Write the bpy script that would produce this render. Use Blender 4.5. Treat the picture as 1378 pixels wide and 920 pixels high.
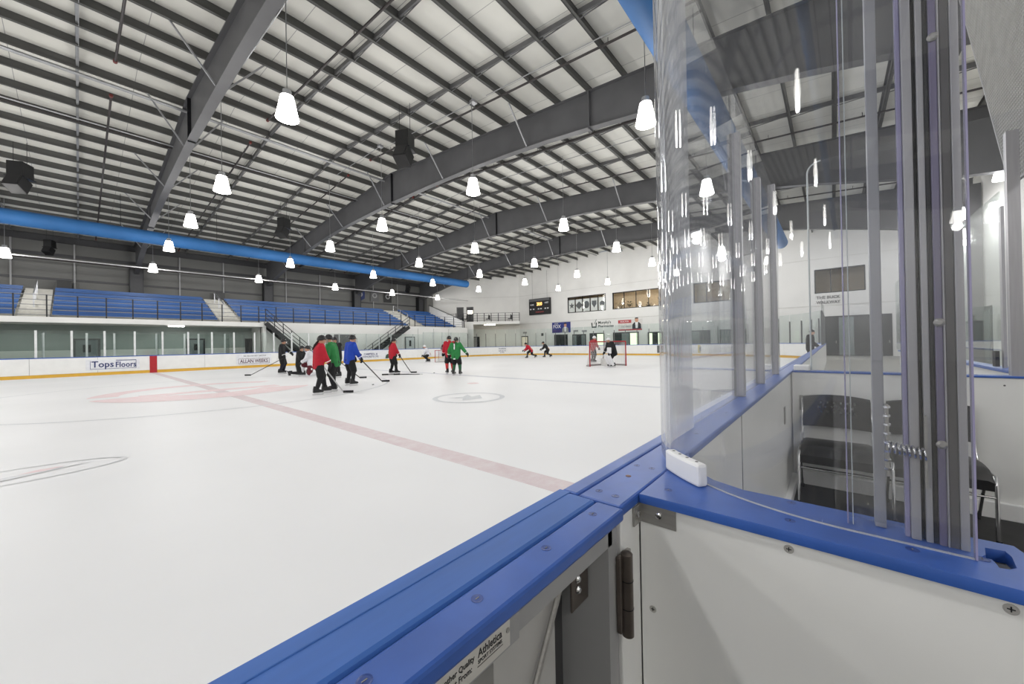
import bpy, bmesh, math, random
from mathutils import Vector, Matrix
random.seed(7)
R = math.radians
for o in list(bpy.data.objects): bpy.data.objects.remove(o)
S = bpy.context.scene
C = S.collection

# ------------------------------------------------------------------ camera
EYE = 1.40
cam = bpy.data.cameras.new('camera'); camo = bpy.data.objects.new('camera', cam); C.objects.link(camo)
cam.sensor_width = 36; cam.lens = 36*502/1378; cam.clip_start = .02; cam.clip_end = 300
vx = Vector((432, -5, 502)).normalized(); vy = Vector((-583, 13, 502)); vy = (vy - vx*vy.dot(vx)).normalized()
vz = vx.cross(vy)
if vz.y > 0: vz = -vz
rt = Vector((vx.x, vy.x, vz.x)); dn = Vector((vx.y, vy.y, vz.y)); fw = Vector((vx.z, vy.z, vz.z))
camo.matrix_world = Matrix(((rt.x, -dn.x, -fw.x, 0), (rt.y, -dn.y, -fw.y, 0), (rt.z, -dn.z, -fw.z, EYE), (0, 0, 0, 1)))
S.camera = camo
# ------------------------------------------------------------------ world, exposure
w = bpy.data.worlds.new('world'); S.world = w; w.use_nodes = True
w.node_tree.nodes['Background'].inputs[0].default_value = (.75, .85, 1, 1); w.node_tree.nodes['Background'].inputs[1].default_value = .3
S.view_settings.view_transform = 'Standard'; S.view_settings.look = 'None'; S.view_settings.gamma = 1
S.view_settings.use_curve_mapping = False
S.view_settings.exposure = 0.06
S.cycles.transparent_max_bounces = 40
LAMP_W = 82          # every pendant lamp of the hall

# ------------------------------------------------------------------ materials
def lin(c):
    r = []
    for v in c:
        v /= 255.
        r.append(v/12.92 if v <= .04045 else ((v+.055)/1.055)**2.4)
    return tuple(r)
MATS = {}
def mat(name, rgb, rough=.5, metal=0., var=.08, scale=6., bump=0., spec=.5, stretch=(1, 1, 1), detail=4):
    if name in MATS: return MATS[name]
    m = bpy.data.materials.new(name); m.use_nodes = True; nt = m.node_tree; b = nt.nodes['Principled BSDF']
    c = lin(rgb)
    b.inputs['Roughness'].default_value = rough; b.inputs['Metallic'].default_value = metal
    b.inputs['Specular IOR Level'].default_value = spec
    tc = nt.nodes.new('ShaderNodeTexCoord'); mp = nt.nodes.new('ShaderNodeMapping'); mp.inputs['Scale'].default_value = stretch
    nz = nt.nodes.new('ShaderNodeTexNoise'); nz.inputs['Scale'].default_value = scale; nz.inputs['Detail'].default_value = detail
    rp = nt.nodes.new('ShaderNodeValToRGB')
    rp.color_ramp.elements[0].position = .3; rp.color_ramp.elements[1].position = .7
    rp.color_ramp.elements[0].color = (*[v*(1-var) for v in c], 1); rp.color_ramp.elements[1].color = (*[min(1, v*(1+var)) for v in c], 1)
    nt.links.new(tc.outputs['Object'], mp.inputs[0]); nt.links.new(mp.outputs[0], nz.inputs['Vector'])
    nt.links.new(nz.outputs['Fac'], rp.inputs[0]); nt.links.new(rp.outputs[0], b.inputs['Base Color'])
    if bump:
        bp = nt.nodes.new('ShaderNodeBump'); bp.inputs['Strength'].default_value = bump; bp.inputs['Distance'].default_value = .01
        nt.links.new(nz.outputs['Fac'], bp.inputs['Height']); nt.links.new(bp.outputs[0], b.inputs['Normal'])
    MATS[name] = m
    return m
def emit(name, rgb, st):
    if name in MATS: return MATS[name]
    m = bpy.data.materials.new(name); m.use_nodes = True; nt = m.node_tree; nt.nodes.clear()
    e = nt.nodes.new('ShaderNodeEmission'); o = nt.nodes.new('ShaderNodeOutputMaterial')
    e.inputs[0].default_value = (*lin(rgb), 1); e.inputs[1].default_value = st
    nt.links.new(e.outputs[0], o.inputs[0]); MATS[name] = m; return m
def glass(name, tint=(1, 1, 1), refl=1.0, rough=.02, scuff=0., ior=1.49, haze=.0):
    """clear sheet: transparent + fresnel gloss, optional scuffs that scatter a little"""
    m = bpy.data.materials.new(name); m.use_nodes = True; nt = m.node_tree; nt.nodes.clear(); N = nt.nodes.new; L = nt.links.new
    o = N('ShaderNodeOutputMaterial'); t = N('ShaderNodeBsdfTransparent'); t.inputs[0].default_value = (*tint, 1)
    g = N('ShaderNodeBsdfGlossy'); g.inputs['Roughness'].default_value = rough
    f = N('ShaderNodeFresnel'); ge = N('ShaderNodeNewGeometry'); io = N('ShaderNodeMapRange')     # same index from both faces: the sheet does not bend light
    io.inputs[3].default_value = ior; io.inputs[4].default_value = 1/ior; L(ge.outputs['Backfacing'], io.inputs[0]); L(io.outputs[0], f.inputs[0])
    mu = N('ShaderNodeMath'); mu.operation = 'MULTIPLY'; mu.inputs[1].default_value = refl; mu.use_clamp = True; L(f.outputs[0], mu.inputs[0])
    mx = N('ShaderNodeMixShader'); L(mu.outputs[0], mx.inputs[0]); L(t.outputs[0], mx.inputs[1]); L(g.outputs[0], mx.inputs[2])
    last = mx
    if scuff or haze:
        d = N('ShaderNodeBsdfDiffuse'); d.inputs[0].default_value = (.85, .86, .9, 1)
        tc = N('ShaderNodeTexCoord'); mp = N('ShaderNodeMapping'); mp.inputs['Scale'].default_value = (1, 1, .35); mp.inputs['Rotation'].default_value = (.3, .2, .4)
        nz = N('ShaderNodeTexNoise'); nz.inputs['Scale'].default_value = 26; nz.inputs['Detail'].default_value = 8; nz.inputs['Roughness'].default_value = .7
        rp = N('ShaderNodeValToRGB'); rp.color_ramp.elements[0].position = .62; rp.color_ramp.elements[1].position = .80
        rp.color_ramp.elements[0].color = (haze, haze, haze, 1); rp.color_ramp.elements[1].color = (scuff, scuff, scuff, 1)
        L(tc.outputs['Object'], mp.inputs[0]); L(mp.outputs[0], nz.inputs['Vector']); L(nz.outputs['Fac'], rp.inputs[0])
        lw = N('ShaderNodeLayerWeight'); lw.inputs[0].default_value = .5
        co = N('ShaderNodeMath'); co.operation = 'SUBTRACT'; co.inputs[0].default_value = 1.08; L(lw.outputs['Facing'], co.inputs[1])
        dv_ = N('ShaderNodeMath'); dv_.operation = 'DIVIDE'; dv_.use_clamp = True; L(rp.outputs[0], dv_.inputs[0]); L(co.outputs[0], dv_.inputs[1])
        m2 = N('ShaderNodeMixShader'); L(dv_.outputs[0], m2.inputs[0]); L(mx.outputs[0], m2.inputs[1]); L(d.outputs[0], m2.inputs[2]); last = m2
    L(last.outputs[0], o.inputs[0]); MATS[name] = m; return m

ICE = mat('ice', (236, 236, 237), .5, 0, .025, .35, .03, .22, detail=8)
BLUE = mat('blue_polyethylene', (54, 93, 172), .36, 0, .10, 14, .03, .45, detail=6)
BLUE_W = mat('worn_blue_polyethylene', (58, 104, 180), .5, 0, .12, 9, .03, .4, stretch=(.4, 3, 1), detail=8)
BLUE_D = mat('blue_seam', (16, 40, 96), .5)
WHITEB = mat('white_board', (232, 232, 230), .35, 0, .03, 3, .0, .4)
WHITE_P = mat('white_plastic', (240, 240, 240), .38, 0, .02, 8)
YEL = mat('yellow_kickplate', (214, 168, 56), .4, 0, .06, 3)
REDM = mat('red_board_mark', (170, 24, 34), .4)
WALLW = mat('white_wall', (226, 225, 222), .7, 0, .03, .8, .02)
WALLG = mat('grey_liner_wall', (108, 108, 105), .65, 0, .05, .7, .02)
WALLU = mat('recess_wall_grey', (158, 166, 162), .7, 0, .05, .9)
STEEL = mat('grey_frame_steel', (80, 80, 82), .55, 0, .10, 1.2, .02)
PURL = mat('purlin_steel', (76, 76, 74), .5, 0, .08, 2.0)
GALV = mat('galvanised_pipe', (165, 166, 168), .35, .5, .08, 5)
DARKP = mat('dark_pipe', (44, 38, 38), .5, 0, .1, 4)
REDP = mat('red_fitting', (110, 42, 38), .5)
DUCT = mat('blue_duct_fabric', (32, 88, 142), .7, 0, .08, 1.5, .05)
BLACK = mat('black_plastic', (18, 18, 19), .45, 0, .15, 9)
BLACKM = mat('black_metal', (32, 33, 36), .4, .3, .1, 6)
CHROME = mat('chrome', (210, 210, 212), .14, 1., .04, 8)
STAIN = mat('stainless_steel', (158, 156, 152), .35, .45, .08, 20, .01, stretch=(1, 1, 12))
HINGE = mat('hinge_steel', (104, 96, 90), .28, .7, .15, 16)
ALU = mat('aluminium', (160, 159, 162), .36, .2, .06, 12, stretch=(6, 6, .3))
RUB = mat('rubber_floor', (40, 40, 41), .6, 0, .25, 12, .1)
SEATB = mat('blue_bench_seat', (32, 84, 148), .42, 0, .08, 2)
CONC = mat('concrete', (178, 176, 168), .75, 0, .07, 2, .05)
GREYP = mat('grey_panel', (150, 150, 150), .5, 0, .05, 4)
GREYD = mat('grey_dark_panel', (96, 96, 97), .5, 0, .06, 4)
INK = mat('printed_ink', (30, 30, 34), .5)
NAVY = mat('navy_ink', (30, 46, 104), .5)
ADRED = mat('ad_red_ink', (176, 58, 62), .5)
SKIN = mat('skin', (196, 148, 122), .5)
GL = glass('near_acrylic', (.97, .975, .985), 1.0, .02, .22, 1.49, .012)
GLH = glass('haze_band_acrylic', (.93, .935, .95), 1.3, .06, .5, 1.49, .10)  # milky material that puts the bright band into the added strip
GLE = mat('acrylic_edge', (150, 146, 178), .25, 0, .2, 30, stretch=(1, 1, .05))
GF = glass('rink_glass', (.93, .96, .95), .8, .03)
GW = glass('window_glass', (.97, .98, .975), .6, .02)
LAMP = emit('lamp_glow', (255, 252, 245), 14)
TUBE = emit('ceiling_tube_light', (255, 240, 214), 24)
DAY = emit('daylight_outside', (226, 240, 205), 1.6)

# ------------------------------------------------------------------ mesh helpers
class MB:
    def __init__(s): s.v = []; s.f = []
    def add(s, vs, fs):
        n = len(s.v); s.v += [tuple(v) for v in vs]; s.f += [tuple(i+n for i in f) for f in fs]; return s
    def box(s, x0, x1, y0, y1, z0, z1, M=None):
        vs = [Vector((x, y, z)) for z in (z0, z1) for y in (y0, y1) for x in (x0, x1)]
        if M is not None: vs = [M @ v for v in vs]
        return s.add(vs, [(0, 2, 3, 1), (4, 5, 7, 6), (0, 1, 5, 4), (2, 6, 7, 3), (0, 4, 6, 2), (1, 3, 7, 5)])
    def cyl(s, p0, p1, r0, r1=None, n=10, caps=True):
        p0, p1 = Vector(p0), Vector(p1); r1 = r0 if r1 is None else r1
        d = (p1-p0).normalized(); a = d.orthogonal().normalized(); b = d.cross(a)
        vs = [p0+(a*math.cos(2*math.pi*i/n)+b*math.sin(2*math.pi*i/n))*r0 for i in range(n)]
        vs += [p1+(a*math.cos(2*math.pi*i/n)+b*math.sin(2*math.pi*i/n))*r1 for i in range(n)]
        fs = [(i, (i+1) % n, n+(i+1) % n, n+i) for i in range(n)]
        if caps: fs += [tuple(range(n-1, -1, -1)), tuple(range(n, 2*n))]
        return s.add(vs, fs)
    def bar(s, p0, p1, w, h, up=(0, 0, 1)):
        p0, p1 = Vector(p0), Vector(p1); d = (p1-p0).normalized(); u = Vector(up)
        a = d.cross(u)
        if a.length < 1e-4: a = d.orthogonal()
        a.normalize(); b = a.cross(d).normalized()
        vs = [p+a*i*w/2+b*j*h/2 for p in (p0, p1) for i, j in ((-1, -1), (1, -1), (1, 1), (-1, 1))]
        return s.add(vs, [(0, 1, 2, 3), (7, 6, 5, 4), (0, 4, 5, 1), (1, 5, 6, 2), (2, 6, 7, 3), (3, 7, 4, 0)])
    def tube(s, pts, r, n=8):
        pts = [Vector(p) for p in pts]; m = len(pts); base = len(s.v); a = None
        for k, p in enumerate(pts):
            d = (pts[min(k+1, m-1)]-pts[max(k-1, 0)]).normalized()
            if a is None: a = d.orthogonal().normalized()
            a = (a-d*a.dot(d)).normalized(); b = d.cross(a)
            s.v += [tuple(p+(a*math.cos(2*math.pi*i/n)+b*math.sin(2*math.pi*i/n))*r) for i in range(n)]
        for k in range(m-1):
            for i in range(n):
                s.f.append((base+k*n+i, base+k*n+(i+1) % n, base+(k+1)*n+(i+1) % n, base+(k+1)*n+i))
        s.f.append(tuple(base+i for i in range(n-1, -1, -1))); s.f.append(tuple(base+(m-1)*n+i for i in range(n)))
        return s
    def lathe(s, prof, c=(0, 0, 0), n=16, cap=True):
        base = len(s.v)
        for r, z in prof:
            s.v += [(c[0]+r*math.cos(2*math.pi*i/n), c[1]+r*math.sin(2*math.pi*i/n), c[2]+z) for i in range(n)]
        for k in range(len(prof)-1):
            for i in range(n):
                s.f.append((base+k*n+i, base+k*n+(i+1) % n, base+(k+1)*n+(i+1) % n, base+(k+1)*n+i))
        if cap:
            s.f.append(tuple(base+i for i in range(n-1, -1, -1))); s.f.append(tuple(base+(len(prof)-1)*n+i for i in range(n)))
        return s
    def prism(s, poly, f0, f1):
        """poly: 2D points; f0,f1 map (a,b)->3D at both ends"""
        n = len(poly); vs = [f0(*p) for p in poly]+[f1(*p) for p in poly]
        return s.add(vs, [tuple(range(n-1, -1, -1)), tuple(range(n, 2*n))]+[(i, (i+1) % n, n+(i+1) % n, n+i) for i in range(n)])
    def ball(s, c, r, n=12, m=8, sc=(1, 1, 1)):
        base = len(s.v); c = Vector(c)
        s.v.append((c.x, c.y, c.z-r*sc[2]))
        for k in range(1, m):
            t = math.pi*k/m
            for i in range(n):
                p = 2*math.pi*i/n
                s.v.append((c.x+r*sc[0]*math.sin(t)*math.cos(p), c.y+r*sc[1]*math.sin(t)*math.sin(p), c.z-r*sc[2]*math.cos(t)))
        s.v.append((c.x, c.y, c.z+r*sc[2])); top = len(s.v)-1
        for i in range(n):
            s.f.append((base, base+1+(i+1) % n, base+1+i)); s.f.append((top, top-n+i, top-n+(i+1) % n))
        for k in range(m-2):
            for i in range(n):
                a = base+1+k*n
                s.f.append((a+i, a+(i+1) % n, a+n+(i+1) % n, a+n+i))
        return s
    def capsule(s, p0, p1, r0, r1=None, n=10):
        r1 = r0 if r1 is None else r1
        s.ball(p0, r0, n, 6); s.ball(p1, r1, n, 6)
        if (Vector(p1)-Vector(p0)).length > 1e-4: s.cyl(p0, p1, r0, r1, n)
        return s
    def mesh(s, name):
        me = bpy.data.meshes.new(name); me.from_pydata(s.v, [], s.f); me.update()
        return me
    def build(s, name, m, parent=None, smooth=False, bevel=0., world=True):
        me = s.mesh(name)
        if parent is not None and world:
            me.transform(parent_mat(parent).inverted())
        o = bpy.data.objects.new(name, me); C.objects.link(o); me.materials.append(m)
        if smooth:
            me.polygons.foreach_set('use_smooth', [True]*len(me.polygons))
            try: me.set_sharp_from_angle(angle=R(40))
            except Exception: pass
        if bevel:
            b = o.modifiers.new('bevel', 'BEVEL'); b.width = bevel; b.segments = 2; b.limit_method = 'ANGLE'
        if parent is not None: o.parent = parent
        return o
def parent_mat(o):
    M = Matrix.LocRotScale(o.location, o.rotation_euler, o.scale)
    return parent_mat(o.parent) @ M if o.parent else M
def tag(o, label, cat, group=None):
    o['label'] = label; o['category'] = cat
    if group: o['group'] = group
    return o
def struct(o, label=None):
    o['kind'] = 'structure'
    if label: o['label'] = label
    return o
def thing(name, label, cat, loc=(0, 0, 0), rz=0., group=None):
    o = bpy.data.objects.new(name, None); C.objects.link(o); o.empty_display_size = .1
    o.location = loc; o.rotation_euler = (0, 0, rz)
    return tag(o, label, cat, group)
def root(name, loc=(0, 0, 0)):
    o = bpy.data.objects.new(name, None); C.objects.link(o); o.location = loc; o.empty_display_size = .1
    return o
def copy_tree(o, parent=None):
    c = o.copy(); C.objects.link(c); c.parent = parent
    for ch in list(o.children): copy_tree(ch, c)
    return c
def share(o, name, loc, parent, rz=0.):
    """one more piece with the same mesh"""
    c = bpy.data.objects.new(name, o.data); C.objects.link(c); c.location = loc; c.rotation_euler = (0, 0, rz); c.parent = parent
    return c
FONT = None
def text(body, name, m, parent, M, size=1., bold=False, extrude=.001, width=None, align='CENTER'):
    cu = bpy.data.curves.new(name, 'FONT'); cu.body = body; cu.size = size; cu.extrude = extrude; cu.align_x = align; cu.align_y = 'CENTER'
    cu.resolution_u = 2
    if bold: cu.offset = size*.018
    t = bpy.data.objects.new('tmp', cu); C.objects.link(t); bpy.context.view_layer.update()
    me = bpy.data.meshes.new_from_object(t.evaluated_get(bpy.context.evaluated_depsgraph_get()))
    bpy.data.objects.remove(t)
    if width:
        xs = [v.co.x for v in me.vertices]; k = width/(max(xs)-min(xs)); me.transform(Matrix.Diagonal((k, 1, 1, 1)))
    me.transform(M)
    if parent is not None: me.transform(parent_mat(parent).inverted())
    me.name = name; me.materials.clear(); me.materials.append(m)
    o = bpy.data.objects.new(name, me); C.objects.link(o)
    if parent is not None: o.parent = parent
    return o
def flatprism(name, outer, holes, z0, z1, m, parent=None, bevel=0.):
    """horizontal plate with holes, from filled 2D curves"""
    cu = bpy.data.curves.new(name, 'CURVE'); cu.dimensions = '2D'; cu.fill_mode = 'BOTH'; cu.extrude = (z1-z0)/2
    for poly in [outer]+holes:
        sp = cu.splines.new('POLY'); sp.points.add(len(poly)-1); sp.use_cyclic_u = True
        for p, q in zip(sp.points, poly): p.co = (q[0], q[1], 0, 1)
    t = bpy.data.objects.new('tmp', cu); C.objects.link(t); bpy.context.view_layer.update()
    me = bpy.data.meshes.new_from_object(t.evaluated_get(bpy.context.evaluated_depsgraph_get())); bpy.data.objects.remove(t)
    me.transform(Matrix.Translation((0, 0, (z0+z1)/2)))
    if parent is not None: me.transform(parent_mat(parent).inverted())
    bm = bmesh.new(); bm.from_mesh(me); bmesh.ops.remove_doubles(bm, verts=bm.verts, dist=1e-5); bm.to_mesh(me); bm.free()
    me.materials.clear(); me.materials.append(m); me.name = name
    o = bpy.data.objects.new(name, me); C.objects.link(o)
    if parent is not None: o.parent = parent
    if bevel:
        b = o.modifiers.new('bevel', 'BEVEL'); b.width = bevel; b.segments = 2; b.limit_method = 'ANGLE'
    return o
def yz(x, sgn=-1):
    """matrix that puts text (x right, y up) on a plane X=x facing -X: text right runs toward -Y"""
    return Matrix(((0, 0, -1, x), (-1, 0, 0, 0), (0, 1, 0, 0), (0, 0, 0, 1)))
def onYZ(x, y, z): return Matrix.Translation((0, y, z)) @ yz(x)
def onXZ(x, y, z):
    """text on a plane Y=y facing -Y, right runs toward +X"""
    return Matrix(((1, 0, 0, x), (0, 0, -1, y), (0, 1, 0, z), (0, 0, 0, 1)))

# ------------------------------------------------------------------ the hall: floor, walls, ceiling
XL, XE, YN, YF = -31.0, 40.0, -6.0, 43.5        # left end, scoreboard end, bench side, stands side
RIDGE_Y, RIDGE_Z = 20.0, 11.8
def roof(y): return RIDGE_Z-.0833*abs(y-RIDGE_Y)
def chamfer_x(y): return XE if y <= 33 else XE-(y-33)*7.7/10.5

slab = struct(MB().box(XL-.3, XE+4.5, YN-.3, YF+.3, -.3, -.02).build('floor', CONC), 'concrete slab under the whole hall')
# ice sheet with rounded far corners
CR = 8.5; RX1, RY0, RY1 = 37.6, .44, 32.4
ring = [(XL, RY0), (RX1-CR, RY0)]
for k in range(1, 13): a = -math.pi/2+k*math.pi/24; ring.append((RX1-CR+CR*math.cos(a), RY0+CR+CR*math.sin(a)))
for k in range(0, 13): a = k*math.pi/24; ring.append((RX1-CR+CR*math.cos(a), RY1-CR+CR*math.sin(a)))
ring.append((XL, RY1))
ice = struct(MB().prism(ring, lambda a, b: (a, b, -.02), lambda a, b: (a, b, 0)).build('floor_ice', ICE), 'white skating ice with scuffed faded lines')
nt = ICE.node_tree; bs = nt.nodes['Principled BSDF']
n2 = nt.nodes.new('ShaderNodeTexNoise'); n2.inputs['Scale'].default_value = 9; n2.inputs['Detail'].default_value = 10
mr = nt.nodes.new('ShaderNodeMapRange'); mr.inputs[3].default_value = .34; mr.inputs[4].default_value = .62
nt.links.new(n2.outputs['Fac'], mr.inputs[0]); nt.links.new(mr.outputs[0], bs.inputs['Roughness'])
def scuffed(name, rgb, fade):
    """paint seen through ice: broken up by scuffs"""
    m = mat(name, rgb, .5, 0, .05, 3, 0, .22); nt = m.node_tree; b = nt.nodes['Principled BSDF']
    nz = nt.nodes.new('ShaderNodeTexNoise'); nz.inputs['Scale'].default_value = 5; nz.inputs['Detail'].default_value = 12; nz.inputs['Roughness'].default_value = .75
    rp = nt.nodes.new('ShaderNodeValToRGB'); c = lin(rgb)
    rp.color_ramp.elements[0].position = .38; rp.color_ramp.elements[1].position = .68
    rp.color_ramp.elements[0].color = (*c, 1); rp.color_ramp.elements[1].color = (*[v+(.84-v)*fade for v in c], 1)
    tc = nt.nodes.new('ShaderNodeTexCoord'); nt.links.new(tc.outputs['Object'], nz.inputs['Vector'])
    nt.links.new(nz.outputs['Fac'], rp.inputs[0]); nt.links.new(rp.outputs[0], b.inputs['Base Color']); return m
I_RED = scuffed('ice_red_line', (214, 196, 199), .5); I_BLUE = scuffed('ice_blue_line', (198, 200, 208), .4)
I_PINK = scuffed('ice_logo_red', (234, 206, 208), .6); I_GREY = scuffed('ice_logo_grey', (200, 203, 207), .5)
I_PALE = scuffed('ice_logo_pale', (212, 213, 216), .6)
ZI = .0008
MARKZ = [0.]
def icemark(name, mb, m):
    MARKZ[0] += .0004; mb.v = [(v[0], v[1], v[2]+MARKZ[0] if v[2] > 0 else v[2]) for v in mb.v]
    return mb.build(name, m, ice)
icemark('red_line', MB().box(2.91, 3.22, RY0+.02, RY1-.02, 0, ZI), I_RED)
icemark('blue_line', MB().box(11.38, 11.66, RY0+.02, RY1-.02, 0, ZI), I_BLUE)
icemark('blue_line', MB().box(-5.4, -5.12, RY0+.02, RY1-.02, 0, ZI), I_BLUE)
def ringmark(mb, c, r0, r1, a0=0, a1=360, n=64, z=ZI, sq=1.):
    p = []
    for r in (r1, r0):
        q = [(c[0]+r*math.cos(R(a0+(a1-a0)*k/n)), c[1]+sq*r*math.sin(R(a0+(a1-a0)*k/n)), z) for k in range(n+1)]
        p.append(q)
    vs = p[0]+p[1]; fs = [(k, k+1, n+2+k, n+1+k) for k in range(n)]
    return mb.add(vs, fs)
CC = (3.07, 16.4)
icemark('centre_circle', ringmark(MB(), CC, 5.72, 5.80, n=96), I_GREY)
icemark('centre_logo', ringmark(ringmark(MB(), CC, 2.3, 2.95, 40, 175), CC, 1.5, 2.95, 190, 330, z=.0018), I_PINK)
icemark('centre_logo_stripe', MB().box(1.2, 4.9, 15.7, 16.3, 0, .0012), I_PINK)
GC = (6.75, 7.35)
icemark('faceoff_logo_ring', ringmark(MB(), GC, .82, .95), I_GREY)
icemark('faceoff_logo_emblem', MB().add([(GC[0]+x, GC[1]+y, ZI) for x, y in ((-.45, -.25), (.1, -.4), (.5, .1), (.15, .05), (.35, .45), (-.05, .2), (-.4, .4), (-.2, .02))], [(0, 1, 3, 7), (1, 2, 3), (3, 4, 5, 7), (5, 6, 7)]), I_GREY)
icemark('faceoff_spot', ringmark(MB(), (9.3, 9.9), 0, .22, n=24), I_PINK)
G2 = (-.62, 7.05)
icemark('near_logo_ring', ringmark(MB(), G2, .97, 1.03, sq=.40), I_PALE)
icemark('near_logo_stroke', MB().add([(G2[0]+x, G2[1]+y, ZI) for x, y in ((-.8, -.2), (.1, -.16), (.75, .12), (.0, -.02))], [(0, 1, 2, 3)]), I_PALE)
icemark('near_logo_dash', MB().add([(G2[0]+x, G2[1]+y, ZI) for x, y in ((.15, .03), (.35, .0), (.5, .12), (.3, .14))], [(0, 1, 2, 3)]), I_PINK)

def wall_cells(name, rects_u, rects_z, holes, put, m):
    mb = MB()
    us = sorted(set(rects_u+[h[0] for h in holes]+[h[1] for h in holes])); zs = sorted(set(rects_z+[h[2] for h in holes]+[h[3] for h in holes]))
    for i in range(len(us)-1):
        for j in range(len(zs)-1):
            u, z = (us[i]+us[i+1])/2, (zs[j]+zs[j+1])/2
            if any(h[0] < u < h[1] and h[2] < z < h[3] for h in holes): continue
            put(mb, us[i], us[i+1], zs[j], zs[j+1])
    return struct(mb.build(name, m))
WINS = [(19.95, 25.1, 5.12, 7.08), (13.6, 19.1, 5.15, 7.05), (6.94, 10.46, 5.12, 7.10), (-2.0, 1.1, 5.12, 7.10)]
we = wall_cells('wall_end', [YN, 33], [-.02, 11.95], WINS, lambda mb, a, b, c, d: mb.box(XE, XE+.25, a, b, c, d), WALLW)
we['label'] = 'white end wall carrying the scoreboard and lobby windows'
TRIMW = mat('wall_ledge', (205, 204, 200), .6)
struct(MB().box(XE-.06, XE, YN, 33, 4.07, 4.13).build('trim_1', TRIMW), 'thin ledge line running along the end wall')
struct(MB().box(XE-.03, XE, YN, 33, 7.95, 7.99).build('trim_2', TRIMW), 'thin upper joint line on the end wall')
A, B = Vector((32.3, YF, 0)), Vector((XE, 33, 0)); dAB = (B-A).normalized(); nAB = Vector((-dAB.y, dAB.x, 0))
if nAB.x < 0: nAB = -nAB
def chamfer_box(mb, t0, t1, d0, d1, z0, z1):
    """box laid along the slanted corner wall: t along it, d toward the hall"""
    vs = [A+dAB*t-nAB*d+Vector((0, 0, z)) for z in (z0, z1) for d in (d0, d1) for t in (t0, t1)]
    return mb.add(vs, [(0, 2, 3, 1), (4, 5, 7, 6), (0, 1, 5, 4), (2, 6, 7, 3), (0, 4, 6, 2), (1, 3, 7, 5)])
LAB = (B-A).length
struct(chamfer_box(MB(), -.3, LAB+.2, -.25, 0, -.02, 11.2).build('wall_corner', WALLW), 'white slanted corner wall behind the upper balcony')
struct(chamfer_box(MB(), 0, LAB, 0, .03, 7.93, 7.98).build('trim_3', TRIMW), 'thin joint line across the slanted corner wall')
wf = struct(MB().box(XL, 32.4, YF, YF+.25, -.02, 10.6).build('wall_far', WALLG), 'grey metal lined wall behind the stands')
GIRT = mat('dark_girt', (58, 58, 60), .5)
for z, h in ((6.7, .16), (8.45, .22), (9.5, .5)):
    MB().box(XL, 31.8, YF-.12, YF, z, z+h).build('girt', GIRT, wf)
for x in (-8, -3.1, -.2, 5.8, 8.9, 14.2, 17.6, 24.0, 27.4):
    MB().box(x, x+.09, YF-.13, YF-.04, 4.5, 9.5).build('wall_stud', GREYP, wf)
struct(MB().box(XL-.25, XL, YN, YF, -.02, 11.9).build('wall_left', WALLW), 'white wall at the other end of the hall')
wn = struct(MB().box(XL, XE, YN-.25, YN, -.02, 10.2).build('wall_near', WALLW), 'white wall behind the benches')
# soffit band joining far wall and the dark upper wall of the stands end
struct(MB().box(31.3, 32.3, 42.2, 43.4, 3.4, 10.4).build('wall_pier', WALLG), 'dark grey pier where the stands meet the white corner')

# ceiling with insulation seams
INS = mat('white_roof_insulation', (214, 213, 206), .6, 0, .04, .9, .05)
nt = INS.node_tree; bs = nt.nodes['Principled BSDF']; tc = nt.nodes.new('ShaderNodeTexCoord'); sx = nt.nodes.new('ShaderNodeSeparateXYZ'); nt.links.new(tc.outputs['Object'], sx.inputs[0])
mul = nt.nodes.new('ShaderNodeMath'); mul.operation = 'MULTIPLY'; mul.inputs[1].default_value = 1/1.53; nt.links.new(sx.outputs['X'], mul.inputs[0])
fr = nt.nodes.new('ShaderNodeMath'); fr.operation = 'FRACT'; nt.links.new(mul.outputs[0], fr.inputs[0])
lt = nt.nodes.new('ShaderNodeMath'); lt.operation = 'LESS_THAN'; lt.inputs[1].default_value = .012; nt.links.new(fr.outputs[0], lt.inputs[0])
mxn = nt.nodes.new('ShaderNodeMix'); mxn.data_type = 'RGBA'; mxn.inputs[7].default_value = (.30, .30, .29, 1)
nt.links.new(lt.outputs[0], mxn.inputs[0])
src = bs.inputs['Base Color'].links[0].from_socket; nt.links.new(src, mxn.inputs[6]); nt.links.new(mxn.outputs[2], bs.inputs['Base Color'])
PD = .30
mb = MB()
for y0, y1 in ((YN, RIDGE_Y), (RIDGE_Y, YF)):
    z0, z1 = roof(y0)+PD, roof(y1)+PD
    mb.add([(XL, y0, z0), (XE+.2, y0, z0), (XE+.2, y1, z1), (XL, y1, z1), (XL, y0, z0+.08), (XE+.2, y0, z0+.08), (XE+.2, y1, z1+.08), (XL, y1, z1+.08)],
           [(0, 3, 2, 1), (4, 5, 6, 7), (0, 1, 5, 4), (2, 3, 7, 6)])
ceil = struct(mb.build('ceiling', INS), 'white insulated roof lining')
# purlins: C sections running along the hall
PY = []
y = 19.23
while y > YN+.3: PY.append(y); PY.append(40-y); y -= 1.387
PY.sort()
for y in PY:
    z = roof(y); x1 = chamfer_x(y)-.05; sg = 1 if y > RIDGE_Y else -1
    mb = MB()
    mb.box(XL, x1, y-.008, y+.008, z, z+PD)
    mb.box(XL, x1, y-.075, y+.02, z, z+.012); mb.box(XL, x1, y-.02, y+.075, z+PD-.012, z+PD)
    mb.box(XL, x1, y-.08, y-.07, z, z+.03)
    mb.build('purlin', PURL, ceil)
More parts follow.
